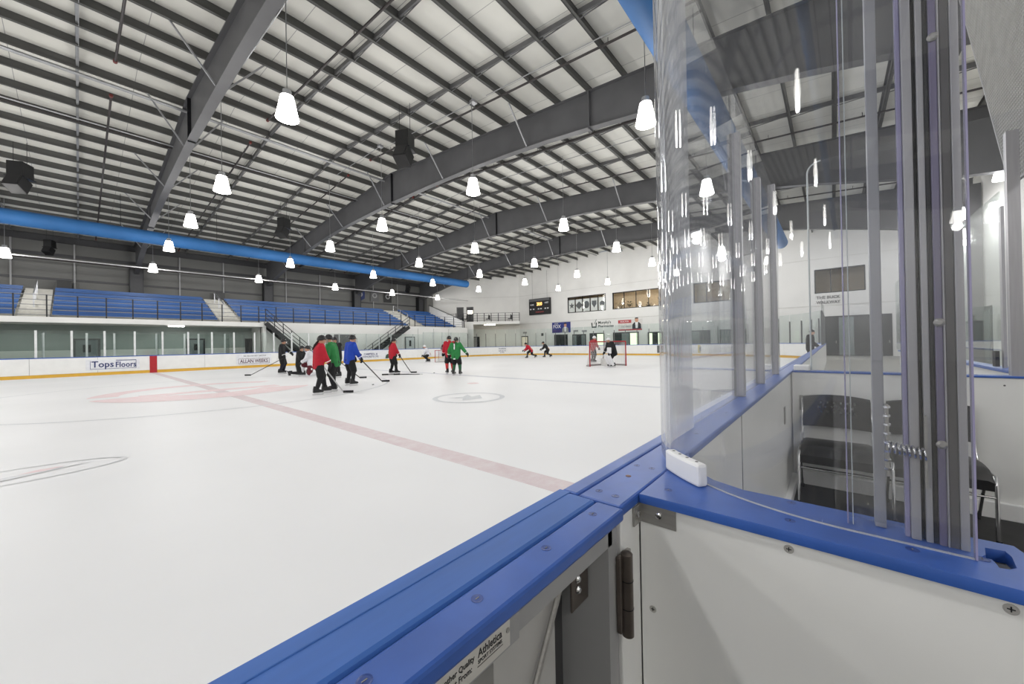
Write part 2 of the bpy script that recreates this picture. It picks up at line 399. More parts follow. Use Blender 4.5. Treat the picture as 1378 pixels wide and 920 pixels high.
# bridging bars between purlins, two lines in each bay
FX = [-24.6, -15.35, -6.1, 3.12, 12.456, 21.67, 30.69]
for x in (-12.3, -9.2, -3.0, .04, 6.2, 9.3, 15.5, 18.6, 24.7, 27.7, 33.8, 36.9):
    ys = [q for q in PY if chamfer_x(q) > x+.5]
    mb = MB()
    for a, b in zip(ys[:-1], ys[1:]):
        mb.bar((x, a+.02, roof(a)+.16), (x, b-.02, roof(b)+.16), .06, .16)
        mb.box(x+.03, x+.045, a+.06, b-.06, (roof(a)+roof(b))/2+.05, (roof(a)+roof(b))/2+.08)
    mb.build('bridging_line', GREYD if x > 5 else GALV, ceil)
# rigid frames
def depth(d):
    t = [(0, 1.78), (4, 1.5), (8, 1.3), (12, 1.3), (16, 1.5), (20, 1.9), (24, 2.5)]
    for (a, p), (b, q) in zip(t[:-1], t[1:]):
        if d <= b: return p+(q-p)*(d-a)/(b-a)
    return 2.5
def frame(x):
    y1 = YF-.2
    if x > 29: y1 = min(y1, 43.0)
    ys = [YN+.3+k*(y1-YN-.3)/24 for k in range(25)]
    ys = sorted(ys+[RIDGE_Y])
    top = [(y, roof(y)) for y in ys]; bot = [(y, roof(y)-depth(abs(y-RIDGE_Y))) for y in ys]
    mb = MB(); n = len(ys); vs = []
    for s in (-.012, .012):
        vs += [(x+s, *p) for p in top]+[(x+s, *p) for p in bot]
    fs = []
    for k in range(n-1):
        fs += [(k, k+1, n+k+1, n+k), (2*n+k, 3*n+k, 3*n+k+1, 2*n+k+1)]
    mb.add(vs, fs)
    web = mb.build('roof_frame', STEEL, ceil)
    for nm, line, t in (('top_flange', top, -.02), ('bottom_flange', bot, .03)):
        mb = MB(); vs = []
        for y, z in line: vs += [(x-.15, y, z), (x+.15, y, z), (x+.15, y, z+t), (x-.15, y, z+t)]
        fs = []
        for k in range(n-1):
            for i in range(4): fs.append((4*k+i, 4*k+(i+1) % 4, 4*k+4+(i+1) % 4, 4*k+4+i))
        fs += [(3, 2, 1, 0), tuple(4*(n-1)+i for i in range(4))]
        mb.add(vs, fs).build(nm, STEEL, web)
    for y in (RIDGE_Y, 6.7, 33.3):
        MB().box(x-.13, x+.13, y-.03, y+.03, roof(y)-depth(abs(y-RIDGE_Y))-.06, roof(y)).build('splice_plate', BLACKM if y == RIDGE_Y else STEEL, web)
    MB().box(x-.38, x+.38, YF-.75, YF-.14, 0, roof(YF)-1.8).build('column', mat('dark_column', (58, 58, 60), .55), web)
    for q in (-.4, .38): MB().box(x+q, x+q+.03, YF-.80, YF-.14, 0, roof(YF)-1.8).build('column_edge', BLACKM, web)
    MB().box(x-.13, x+.13, YN+.05, YN+.5, 0, roof(YN)-.3).build('column', STEEL, web)
    for y in (4.0, 9.6, 15.1, 20.75, 26.3, 31.9, 37.4):
        zb = roof(y)-depth(abs(y-RIDGE_Y))+.05
        for s in (-1, 1):
            if x+s*1.2 > chamfer_x(y)-.3: continue
            MB().bar((x+s*.14, y, zb), (x+s*1.25, y, roof(y)+.03), .05, .05).build('flange_brace', GALV, web)
for x in FX: frame(x)
# long pipes under the roof
def hpipe(name, pts, r, m, n=8): return MB().tube(pts, r, n).build(name, m, ceil, smooth=True)
hpipe('ridge_strut', [(XL, 20.9, roof(20.9)-.10), (39.8, 20.9, roof(20.9)-.10)], .065, GALV)
hpipe('conduit', [(XL, 24.4, roof(24.4)-.05), (39.8, 24.4, roof(24.4)-.05)], .03, GALV)
hpipe('conduit', [(XL, 24.62, roof(24.6)-.05), (39.8, 24.62, roof(24.6)-.05)], .03, DARKP)
hpipe('conduit', [(XL, 36.9, 7.26), (34.0, 36.9, 7.26)], .04, mat('white_pipe', (176, 176, 176), .5))
hpipe('conduit', [(XL, 41.5, 7.9), (31.0, 41.5, 7.9)], .06, DARKP)
for x, rng in ((-6.0, (YN+1, 42)), (.92, (YN+1, 19.0)), (.92, (21.6, 42)), (5.6, (YN+1, 19)), (5.6, (21.6, 42)), (10.5, (YN+1, 19)), (10.5, (21.6, 42)), (15.0, (YN+1, 19)), (15.0, (21.6, 42)), (19.8, (YN+1, 42)), (24.4, (YN+1, 42)), (29, (YN+1, 40)), (33.6, (YN+1, 40))):
    ys = [rng[0]]+([RIDGE_Y] if rng[0] < RIDGE_Y < rng[1] else [])+[rng[1]]
    p = hpipe('sprinkler_pipe', [(x, q, roof(q)-.12) for q in ys], .038, DARKP)
    for q in (rng[0], rng[1]):
        MB().cyl((x, q-.06, roof(q)-.12), (x, q+.06, roof(q)-.12), .06, n=8).build('pipe_fitting', REDP, p)
    mb = MB(); q = rng[0]+1
    while q < rng[1]: mb.cyl((x, q, roof(q)-.10), (x, q, roof(q)+.05), .012, n=5); q += 3
    mb.build('pipe_hanger', DARKP, p)
for x0, q0, x1, q1 in ((3.5, 10.6, 3.5, 15.5), (9.9, 3.8, 9.9, 9.9), (9.9, 10.6, 9.9, 16.4), (9.7, 17.2, 9.7, 22), (16.3, 4, 16.3, 16), (16.3, 17.5, 16.3, 28)):
    b = hpipe('lamp_conduit', [(x0+.35, q0, roof(q0)-.04), (x1+.35, q1, roof(q1)-.04)], .018, GALV, 6)
    MB().box(x0+.22, x0+.46, q0-.1, q0+.1, roof(q0)-.1, roof(q0)-.0).build('junction_box', GALV, b)
# fabric ducts
def duct(label, y, z, r, x0, x1):
    t = thing('air_duct', label, 'duct', (x0, y, z), 0, 'blue fabric ventilation ducts')
    mb = MB(); n = 28; L = x1-x0; prof = [(0.02, 0), (r*.97, .05), (r, .12)]+[(r, L*k/12) for k in range(1, 12)]+[(r, L-.12), (r*.97, L-.05), (.02, L)]
    mb.lathe(prof, n=n); me = MB(); me.v = [(v[2]+x0, v[0]+y, v[1]+z) for v in mb.v]; me.f = mb.f
    me.build('duct_sleeve', DUCT, t, smooth=True)
    for k in range(int(L/4.6)+1):
        a = x0+.3+k*4.6
        m2 = MB(); m2.lathe([(r+.012, -.02), (r+.012, .02)], n=n, cap=False); m3 = MB(); m3.v = [(v[2]+a, v[0]+y, v[1]+z) for v in m2.v]; m3.f = m2.f
        m3.build('seam_band', DUCT, t)
        MB().cyl((a, y, z+r-.02), (a, y, roof(y)+.02), .012, n=5).build('hanger_wire', BLACKM, t)
duct('long blue fabric air duct hanging along the stands side', 32.2, 8.45, .40, XL+.2, 29.6)
duct('long blue fabric air duct overhead on the bench side', 2.72, 8.3, .42, XL+.2, 33.0)

# ------------------------------------------------------------------ pendant lamps
def make_lamp():
    t = thing('pendant_lamp', 'x', 'lamp', (0, 0, 0), 0, 'high bay pendant lamps over the rink')
    sh = MB().lathe([(.15, .27), (.175, .16), (.205, .0), (.24, -.16), (.265, -.29), (.22, -.30), (.02, -.30)], n=20, cap=False).build('lamp_shade', LAMP, t, smooth=True, world=False)
    MB().lathe([(.02, .44), (.10, .43), (.11, .30), (.16, .27), (.02, .27)], n=16).build('ballast', GALV, t, smooth=True, world=False)
    return t
lamp0 = make_lamp()
LX = [-27.7, -21.5, -15.2, -9.0, -2.78, 3.5, 9.95, 16.32, 22.5, 28.7, 34.6]
ROWS = [(-4.9, 7.5, 'over the benches'), (3.7, 7.5, 'over the bench side boards'), (10.4, 7.5, 'in second row from benches'), (17.0, 7.5, 'in third row over centre ice'),
        (22.9, 7.5, 'in fourth row from benches'), (29.4, 7.5, 'beside the far blue duct'), (36.6, 7.27, 'over the blue stands')]
ORD = ['', 'second', 'third', 'fourth', 'fifth', 'sixth', 'seventh', 'eighth']
first = True
for y, z, where in ROWS:
    k = 0
    for x in LX:
        if x > chamfer_x(y)-2 or (y > 25 and x > 30): continue
        k += 1
        t = lamp0 if first else copy_tree(lamp0); first = False
        t.location = (x, y, z)
        nth = k-5
        t['label'] = ('glowing pendant lamp %s, %s' % (where, 'leftmost in view' if nth == 0 else (('first', 'second', 'third', 'fourth')[-nth-1]+' one past the left edge' if nth < 0 else '%s from the left' % ORD[min(nth, 7)])))
        MB().cyl((0, 0, .43), (0, 0, roof(y)+.02-z), .011, n=6).build('lamp_rod', GALV, t, world=False)
        l = bpy.data.lights.new('lamp_bulb', 'POINT'); l.energy = LAMP_W; l.shadow_soft_size = .18; l.color = (1, .992, .985)
        lo = bpy.data.objects.new('lamp_bulb', l); C.objects.link(lo); lo.parent = t; lo.location = (0, 0, -.52)

# ------------------------------------------------------------------ rink boards and glass round the ice
def path(s):
    """ice-side line of the boards from far-left, along stands, round both corners, back along the benches: position + outward normal"""
    l1 = RX1-CR-XL; la = CR*math.pi/2; l2 = RY1-RY0-2*CR
    if s <= l1: return XL+s, RY1, 0., 1.
    s -= l1
    if s <= la: a = math.pi/2-s/CR; return RX1-CR+CR*math.cos(a), RY1-CR+CR*math.sin(a), math.cos(a), math.sin(a)
    s -= la
    if s <= l2: return RX1, RY1-CR-s, 1., 0.
    s -= l2
    if s <= la: a = -s/CR; return RX1-CR+CR*math.cos(a), RY0+CR+CR*math.sin(a), math.cos(a), math.sin(a)
    s -= la
    return RX1-CR-s, RY0, 0., -1.
L1 = RX1-CR-XL; LA = CR*math.pi/2; L2 = RY1-RY0-2*CR
def strip(s0, s1, d0, d1, z0, z1, n=None):
    n = n or max(1, int((s1-s0)/1.2))
    mb = MB(); vs = []
    for k in range(n+1):
        x, y, nx, ny = path(s0+(s1-s0)*k/n)
        for d, z in ((d0, z0), (d1, z0), (d1, z1), (d0, z1)): vs.append((x+nx*d, y+ny*d, z))
    fs = []
    for k in range(n):
        for i in range(4): fs.append((4*k+i, 4*k+4+i, 4*k+4+(i+1) % 4, 4*k+(i+1) % 4))
    fs += [(0, 1, 2, 3), tuple(4*n+3-i for i in range(4))]
    return mb.add(vs, fs)
SEND = L1+2*LA+L2
boards = thing('rink_boards', 'white dasher boards with yellow kickplate and blue cap round the ice', 'boards', (15, 32.4, 0))
marks = {}
s = 0.; PW = 2.44
while s < SEND-.1:
    e = min(s+PW, SEND)
    strip(s+.006, e-.006, 0, .05, .18, 1.05, 1 if (e < L1 or s > SEND-20) else 4).build('board_panel', WHITEB, boards)
    s = e
strip(0, SEND, .05, .10, .0, 1.05, 120).build('board_core', GREYP, boards)
strip(0, SEND, -.008, .05, .0, .175, 120).build('kickplate', YEL, boards)
strip(0, L1+2*LA+L2, -.015, .12, 1.052, 1.10, 120).build('cap_rail', BLUE, boards)
# red centre mark climbing the boards, and a blue gate
strip(3.06-.17-XL, 3.06+.17-XL, -.012, 0, .0, 1.06, 1).build('centre_mark', REDM, boards)
strip(12.05-XL, 12.55-XL, -.015, 0, .02, 1.09, 1).build('blue_gate_pad', BLUE, boards)
gl = thing('rink_glass', 'clear glass panes on posts above the dasher boards', 'glass', (15, 32.5, 1.1))
s = .75; k = 0
GEND = L1+2*LA+L2+7
while s < GEND-.2:
    e = min(s+1.25, GEND); far = e < L1
    zt = 2.58 if far else 3.2
    if L1-6 < s < L1: zt = 2.8
    strip(s+.03, e-.03, .055, .067, 1.1015, zt, 1 if (far or s > L1+2*LA+L2 or L1+LA < s < L1+LA+L2-1) else 2).build('glass_pane', GF, gl)
    x, y, nx, ny = path(s); X = XL+s
    pm = mat('white_post', (214, 216, 216), .4) if (far and X < 13) else GREYD if not far else mat('pale_post', (178, 184, 184), .4)
    wd = .09 if (far and X < 13) else .045
    M = Matrix.Translation((x+nx*.06, y+ny*.06, 0)) @ Matrix.Rotation(math.atan2(ny, nx), 4, 'Z')
    MB().box(-.04, .04, -wd/2, wd/2, 1.1015, zt-(.0 if far else .5), M).build('glass_post', pm, gl)
    s = e
# panes of the boxes behind the far boards
bx = thing('box_glass', 'glass partitions of the far boxes under the balcony', 'glass', (3, 33.9, 1.1))
for x in (-7, -3.9, -1.3, .32, 1.45, 3.35, 4.75, 5.5, 7.0, 7.55):
    MB().box(x-.045, x+.045, 33.75, 33.83, 1.0, 2.5).build('glass_post', MATS['white_post'], bx)
for x in (-1.3, 3.35, 7.0):
    MB().box(x-.006, x+.006, 32.6, 33.75, 1.0, 2.5).build('glass_pane', GF, bx)
MB().box(-9, 8.2, 33.76, 33.82, .0, 1.0).build('box_wall', WHITEB, bx)
MB().box(-9, 8.2, 33.785, 33.797, 1.0, 2.45).build('glass_pane', GF, bx)

# advertising on the far boards
def board_ad(name, label, x0, x1, z0, z1, base):
    t = thing(name, label, 'advertisement', ((x0+x1)/2, RY1, z0))
    MB().box(x0, x1, RY1-.016, RY1-.003, z0, z1).build('ad_panel', base, t); return t
ADW = mat('ad_white', (226, 227, 231), .4)
a = board_ad('board_advertisement', 'white board ad lettered Tops Floors in navy with thin frame', .25, 2.45, .30, .92, ADW)
yy = RY1-.017
for p in ((.42, 2.30, .36, .38), (.42, .44, .36, .84), (2.28, 2.30, .36, .84), (1.45, 2.30, .83, .87)):
    MB().box(p[0], p[1], yy-.004, yy, p[2], p[3]).build('frame_line', NAVY, a)
text('Tops', 'lettering', NAVY, a, onXZ(.92, yy-.004, .62), .50, True, width=.88)
text('Floors', 'lettering', NAVY, a, onXZ(1.86, yy-.004, .58), .46, True, width=.86)
a = board_ad('board_advertisement', 'pale board ad lettered ALLAN WEEKS in a thin dark frame', 7.35, 9.55, .22, 1.0, ADW)
text('ALLAN WEEKS', 'lettering', mat('maroon_ink', (88, 52, 70), .5), a, onXZ(8.45, yy-.004, .48), .36, True, width=1.75)
text('RE ADVISORY GROUP', 'lettering', INK, a, onXZ(8.5, yy-.004, .86), .13, width=1.4)
for p in ((7.48, 9.42, .29, .31), (7.48, 9.42, .66, .68), (7.48, 7.50, .29, .68), (9.40, 9.42, .29, .68)):
    MB().box(p[0], p[1], yy-.004, yy, p[2], p[3]).build('frame_line', MATS['maroon_ink'], a)
a = board_ad('board_advertisement', 'white board ad of two navy text lines with a person in green', 16.2, 20.2, .22, 1.0, ADW)
text('CAMPBELL &', 'lettering', NAVY, a, onXZ(17.6, yy-.004, .70), .24, True, width=1.35)
text('CONCRETE LTD.', 'lettering', NAVY, a, onXZ(17.6, yy-.004, .46), .22, True, width=1.6)
ringm = MB(); ringmark(ringm, (0, 0), .12, .2, n=24, z=0); ringm.v = [(v[0]+16.55, yy-.003, v[1]+.6) for v in ringm.v]; ringm.build('round_emblem', NAVY, a)
MB().prism([(-.42, .24), (.42, .24), (.36, .55), (.16, .66), (-.16, .66), (-.36, .55)], lambda p, q: (19.5+p, yy, q), lambda p, q: (19.5+p, yy-.004, q)).build('printed_jacket', mat('print_green', (44, 74, 58), .5), a)
MB().prism([(.13*math.cos(k*.6283), .80+.16*math.sin(k*.6283)) for k in range(10)], lambda p, q: (19.5+p, yy, q), lambda p, q: (19.5+p, yy-.005, q)).build('printed_face', SKIN, a)
for x, w1, w2 in ((25.0, 'FARM', 'SUPPLY CO'),):
    a = board_ad('board_advertisement', 'small white board ad with dark caption far along the boards', x, x+2.4, .25, 1.0, ADW)
    text(w1, 'lettering', NAVY, a, onXZ(x+1.2, yy-.004, .78), .22, True, width=.9)
# corner + end board ads: dark caption and coloured panels
def end_ad(y0, y1, m, label):
    t = thing('board_advertisement', label, 'advertisement', (RX1, (y0+y1)/2, .3))
    MB().box(RX1-.016, RX1-.003, y0, y1, .26, 1.0).build('ad_panel', m, t); return t
def corner_ad(s0, label, lines):
    t = thing('board_advertisement', label, 'advertisement', (path(s0)[0], path(s0)[1], .3))
    x, y, nx, ny = path(s0)
    M = Matrix(((ny, 0, -nx, x-nx*.012), (-nx, 0, -ny, y-ny*.012), (0, 1, 0, 0), (0, 0, 0, 1)))
    for body, z, size, wd, m in lines: text(body, 'lettering', m, t, M @ Matrix.Translation((0, z, 0)), size, True, .004, width=wd)
corner_ad(L1+5.2, 'dark navy lettering on the curved corner boards', [('BOARDS', .84, .22, .95, NAVY), ('SANDS & SONS', .58, .20, 1.9, NAVY), ('LTD', .38, .16, .5, NAVY)])
a = end_ad(12.2, 13.3, GREYD, 'dark grey panel ad on the end boards left of the near glass posts')
a = end_ad(9.6, 12.1, ADW, 'white end board ad with blue ribbon lettering')
text('Coastal', 'lettering', mat('ad_blue', (60, 110, 170), .5), a, onYZ(RX1-.02, 10.7, .82), .26, True, width=.9)
text('SPORTS', 'lettering', MATS['ad_blue'], a, onYZ(RX1-.02, 10.7, .55), .26, True, width=1.1)
a = end_ad(9.0, 9.55, mat('ad_yellow', (200, 180, 70), .5), 'yellow square panel ad on the end boards')
MB().box(RX1-.02, RX1-.016, 9.12, 9.43, .4, .85).build('dark_print', GREYD, a)

# ------------------------------------------------------------------ far side: recess, balcony, stands
FZ = 3.42
bal = struct(MB().box(XL, 9.5, 34.0, 36.6, 3.10, FZ).build('floor_balcony', WALLW), 'white concrete balcony slab over the far boxes')
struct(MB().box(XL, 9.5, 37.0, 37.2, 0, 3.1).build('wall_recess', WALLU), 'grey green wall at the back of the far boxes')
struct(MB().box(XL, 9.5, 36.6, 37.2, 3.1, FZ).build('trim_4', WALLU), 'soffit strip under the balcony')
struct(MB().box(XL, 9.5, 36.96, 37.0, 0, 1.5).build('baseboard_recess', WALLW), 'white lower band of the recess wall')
ww = struct(MB().box(9.5, 31.6, 34.5, 34.75, 0, 3.5).build('wall_stands', WALLW), 'white wall under the stands between the staircases')
struct(MB().box(9.5, 9.7, 34.0, 37.2, 0, 3.42).build('wall_recess_end', WALLW), 'white end of the recess under the balcony')
struct(MB().box(9.5, 31.6, 34.75, 36.6, 3.2, FZ).build('floor_concourse', CONC), 'concrete walkway in front of the blue stands')
def door_leaf(name, x0, x1, y, z1, m, fr, label, z0=0., win=None, split=0):
    d = struct(MB().box(x0, x1, y-.05, y, z0, z1).build(name, fr), label)
    n = max(1, split)
    for k in range(n):
        a = x0+.12+(x1-x0-.24)*k/n; b = x0+.12+(x1-x0-.24)*(k+1)/n-.02*(n > 1)
        MB().box(a, b, y-.075, y-.05, z0+.02, z1-.1).build('door_leaf', m, d)
        MB().box(b-.16, b-.12, y-.12, y-.075, z0+1.0, z0+1.15).build('door_handle', STAIN, d)
        if win: MB().box(a+win, b-win, y-.085, y-.076, z0+1.35, z1-.4).build('pane', BLACK, d)
    return d
GD = mat('grey_door', (120, 128, 128), .5)
door_leaf('door_1', -.24, .95, 36.95, 2.24, GD, GREYD, 'grey door with dark frame behind the far glass', win=.3)
door_leaf('door_2', 5.3, 6.4, 36.95, 2.24, GD, BLACKM, 'grey door with black frame near the recess end', win=.3)
door_leaf('door_3', 9.0, 9.48, 36.9, 2.24, BLACKM, BLACKM, 'black door at the corner of the recess')
door_leaf('door_4', 15.2, 17.2, 34.48, 2.56, GREYD, GREYD, 'wide grey shutter door between the two staircases', split=2)
door_leaf('door_5', 22.6, 23.85, 34.48, 2.38, mat('pale_door', (196, 200, 200), .5), GREYD, 'pale door with dark frame right of the far staircase', win=.38)
MB().box(26.4, 26.42, 34.47, 34.5, 0, 3.3).build('wall_joint', GREYP, ww); MB().box(24.3, 24.32, 34.47, 34.5, 0, 3.3).build('wall_joint', GREYP, ww); MB().box(28.6, 28.62, 34.47, 34.5, 0, 3.3).build('wall_joint', GREYP, ww)
for x in (-7.5, 4.5):  # the far left one is unseen, added to brighten the recess
    f = thing('strip_light', 'white strip light under the balcony edge%s' % (' near the staircase' if x > 4 else ', added out of view at far left' if x < -5 else ' behind the left posts'), 'lamp', (x, 35, 3.05)); MB().box(x-.4, x+.4, 34.9, 35.1, 3.03, 3.1).build('light_tube', emit('strip', (250, 250, 245), 22), f)
# stands: sections of blue bench rows
NR = 6
def rowY(r): return 36.35+1.02*r
def rowZ(r): return FZ+.02+.40*r
SEC = [(XL+.1, -2.45, 'at the far left edge of the picture'), (-1.05, 7.1, 'between the two left aisles'), (8.7, 24.4, 'the long middle block above the staircases'), (26.6, 31.4, 'short block beside the white corner wall')]
stand = struct(root('floor_stands'), 'stepped concrete base of the stands')
for r in range(NR):
    MB().box(XL, 31.3, rowY(r)+.12, YF-.13 if r == NR-1 else rowY(r+1)+.12, FZ if r == 0 else rowZ(r-1), rowZ(r)).build('stand_step', CONC, stand)
for x0, x1, wh in SEC:
    t = thing('bleacher_section', 'rows of blue bench seating, '+wh, 'bleachers', ((x0+x1)/2, 36.5, FZ), 0, 'blue bleacher sections')
    for r in range(NR):
        z = rowZ(r); y = rowY(r)
        rw = MB().box(x0, x1, y+.12, y+.52, z+.36, z+.42).build('bench_seat', SEATB, t)
        MB().box(x0, x1, y+.16, y+.19, z+.26, z+.36).build('bench_lip', SEATB, rw)
        MB().box(x0, x1, y+.60, y+.64, z+.45, z+.565).build('bench_back', SEATB, t)
def aisle(x0, x1, label):
    t = thing('aisle_steps', label, 'stairs', ((x0+x1)/2, 36.4, FZ), 0, 'aisle steps between the blue stands')
    for k in range(2*NR):
        z = FZ+.2*(k+1); y = 36.2+.51*k
        MB().box(x0+.1, x1-.1, y, y+.95, z-.16 if k else FZ, z).build('step', mat('pale_step', (196, 194, 186), .7), t)
    for xx in (x0+(x1-x0)*.45,):
        for k in (3, 6, 9):
            MB().box(xx-.03, xx+.03, 36.5+.51*k, 36.56+.51*k, FZ+.2*(k+1), FZ+.2*(k+1)+.95).build('handrail_post', GALV, t)
        MB().bar((xx, 38.0, FZ+1.72), (xx, 41.1, FZ+2.95), .05, .05).build('handrail', GALV, t)
aisle(-2.45, -1.05, 'pale aisle steps near the left edge of the picture')
aisle(7.1, 8.7, 'pale aisle steps above the left staircase')
aisle(24.4, 26.6, 'pale aisle steps near the white corner wall')
for x in (-1.0, 8.2):
    tag(MB().box(x, x+.7, 42.7, 43.2, 5.95, 6.6).build('equipment_box', BLACK), 'dark box standing at the top of the %s aisle' % ('left' if x < 0 else 'second'), 'box')
# railings
def railing(label, x0, x1, y, z0, n, h=1.2, skip=()):
    t = thing('railing', label, 'railing', ((x0+x1)/2, y, z0))
    for k in range(n+1):
        x = x0+(x1-x0)*k/n
        MB().box(x-.03, x+.03, y-.03, y+.03, z0, z0+h).build('railing_post', BLACKM, t)
    for j in range(5):
        z = z0+.12+(h-.14)*j/4
        MB().box(x0, x1, y-.016, y+.016, z-.016, z+.016).build('rail_bar', mat('rail_grey', (104, 106, 110), .35, .3), t)
    return t
railing('black balcony railing above the far boxes', -30.1, 9.24, 34.12, FZ, 34, 1.28)
railing('black railing above the white wall between the staircases', 10.6, 22.3, 34.62, FZ+.08, 9, 1.25)
railing('black railing above the white wall beside the corner', 24.0, 30.9, 34.62, FZ+.08, 5, 1.25)
def stairs(label, xt, xb, y0, y1, zt):
    t = thing('staircase', label, 'stairs', ((xt+xb)/2, y0, 0)); n = 16; sg = 1 if xb > xt else -1
    for k in range(n):
        x = xt+(xb-xt)*k/n; z = zt-zt*(k+1)/n
        MB().box(min(x, x+sg*.32), max(x, x+sg*.32), y0+.04, y1-.04, z+.14, z+.19).build('tread', GREYD, t)
    for y in (y0, y1):
        MB().bar((xt, y, zt-.05), (xb, y, .05), .04, .34, (0, 0, 1)).build('stringer', BLACKM, t)
    for h in (1.05, .72, .38):
        MB().bar((xt, y0, zt+h), (xb, y0, h+.1), .04, .045).build('handrail', BLACKM, t)
    for k in range(7):
        u = k/6; x = xt+(xb-xt)*u; z = zt*(1-u)
        MB().box(x-.025, x+.025, y0-.025, y0+.025, z+.1, z+1.1).build('handrail_post', BLACKM, t)
stairs('dark steel staircase descending right from the balcony end', 9.55, 13.2, 33.55, 34.3, FZ)
stairs('dark steel staircase descending left beside the pale door', 22.6, 17.6, 33.55, 34.3, FZ)
# sloped guard of the stands end
g = thing('stand_guard', 'sloped dark guard rail at the right end of the stands', 'railing', (31.5, 38, FZ))
MB().bar((31.45, 35.0, FZ+1.0), (31.45, 42.0, FZ+3.5), .05, .06).build('rail_bar', BLACKM, g)
MB().prism([(35.0, FZ), (42.0, FZ), (42.0, FZ+3.4), (35.0, FZ+.9)], lambda a, b: (31.5, a, b), lambda a, b: (31.6, a, b)).build('guard_panel', WALLW, g)
MB().box(31.42, 31.5, 34.9, 35.0, FZ, FZ+1.05).build('railing_post', BLACKM, g)
# emblem banners on the far wall
for x, m, lab in ((22.3, mat('banner_blue', (50, 62, 110), .7), 'blue shield banner'), (24.2, GREYD, 'grey round emblem banner'), (26.0, BLACK, 'black lettered banner')):
    b = thing('wall_banner', 'small %s on the grey wall above the stands' % lab, 'banner', (x, YF-.15, 7.0))
    MB().prism([(-.6, 8.4), (-.6, 7.3), (0, 6.9), (.6, 7.3), (.6, 8.4)] if 'shield' in lab else [(-.55, 8.4), (-.55, 7.0), (.55, 7.0), (.55, 8.4)], lambda p, q: (x+p, YF-.14, q), lambda p, q: (x+p, YF-.16, q)).build('banner_cloth', m, b)
    mm = MB(); ringmark(mm, (0, 0), .18, .32, n=20, z=0); mm.v = [(v[0]+x, YF-.165, v[1]+7.75) for v in mm.v]; mm.build('emblem', GREYP, b)

# ------------------------------------------------------------------ slanted corner: upper balcony
Pa, Pb = Vector((31.75, 36.75, 0)), Vector((37.1, 30.6, 0))
t = struct(root('floor_upper_balcony', (34.5, 35, 4.0)), 'white upper balcony slab in the corner')
poly = [(Pa.x, Pa.y), (Pb.x, Pb.y), (XE-.02, 33.0), (32.4, 43.2), (31.75, 40)]
MB().prism(poly, lambda a, b: (a, b, 4.0), lambda a, b: (a, b, 4.35)).build('slab', WALLW, t)
MB().prism([(31.75, 36.75), (33.2, 35.1), (33.6, 35.5), (32.1, 37.2)], lambda a, b: (a, b, 0), lambda a, b: (a, b, 4.0)).build('support_wall', WALLW, t)
dP = (Pb-Pa).normalized()
rl = thing('railing', 'black railing of the upper balcony in the corner', 'railing', (34.4, 33.7, 4.35))
for k in range(10):
    p = Pa+(Pb-Pa)*(k/9); MB().box(p.x-.03, p.x+.03, p.y-.03, p.y+.03, 4.35, 5.45).build('railing_post', BLACKM, rl)
for z in (5.43, 5.1, 4.8, 4.5):
    MB().bar((Pa.x, Pa.y, z), (Pb.x, Pb.y, z), .035, .035).build('rail_bar', BLACKM, rl)
MB().bar((Pb.x, Pb.y, 5.43), (XE-.1, 32.9, 5.43), .035, .035).build('rail_bar', BLACKM, rl)
p0 = Pa+Vector((0, 0, 0)); MB().bar((Pa.x-1.4, Pa.y+.2, 5.2), (Pa.x, Pa.y, 5.43), .035, .035).build('rail_bar', BLACKM, rl)
for t0, wd, lab, m in ((4.2, 1.0, 'dark', BLACKM), (5.6, 1.0, 'lit', BLACKM)):
    d = struct(chamfer_box(MB(), t0, t0+wd, 0, .05, 4.35, 6.7).build('door_6' if lab == 'dark' else 'door_7', GREYD), '%s glazed door on the upper balcony' % lab)
    chamfer_box(MB(), t0+.1, t0+wd-.1, .05, .07, 4.4, 6.6).build('door_leaf', BLACK, d)
    if lab == 'lit':
        chamfer_box(MB(), t0+.2, t0+wd-.15, .07, .08, 5.75, 6.2).build('lit_pane', TUBE, d)
def low_chair(x, y, rz, label):
    t = thing('lounge_chair', label, 'chair', (x, y, 4.35), rz)
    MB().box(-.25, .25, -.25, .25, .38, .46).build('seat', BLACK, t, world=False); MB().bar((-.25, 0, .42), (-.42, 0, .95), .5, .06, (0, 1, 0)).build('backrest', BLACK, t, world=False)
    for a in (-.22, .22):
        for b in (-.22, .22): MB().cyl((a, b, 0), (a, b, .4), .02, n=6).build('leg', BLACKM, t, world=False)
for q, l in ((.14, 'black chair at the left of the upper balcony'), (.5, 'black chair at the middle of the upper balcony'), (.86, 'black chair at the right of the upper balcony')):
    p = Pa+(Pb-Pa)*q+Vector((1.1, 1.0, 0)); low_chair(p.x, p.y, R(200), l)
t = thing('strip_light', 'warm strip light under the upper balcony', 'lamp', (35.2, 34, 3.9))
tm = Matrix.Translation((35.0, 33.9, 0)) @ Matrix.Rotation(math.atan2(dP.y, dP.x), 4, 'Z')
MB().box(-.7, .7, -.12, .12, 3.9, 3.99, tm).build('light_tube', TUBE, t)
d = struct(chamfer_box(MB(), 6.4, 7.4, 0, .05, 0, 2.5).build('door_8', BLACKM), 'dark door under the upper balcony')
chamfer_box(MB(), 6.5, 7.0, .05, .08, 0.02, 2.4).build('door_leaf', GREYP, d)

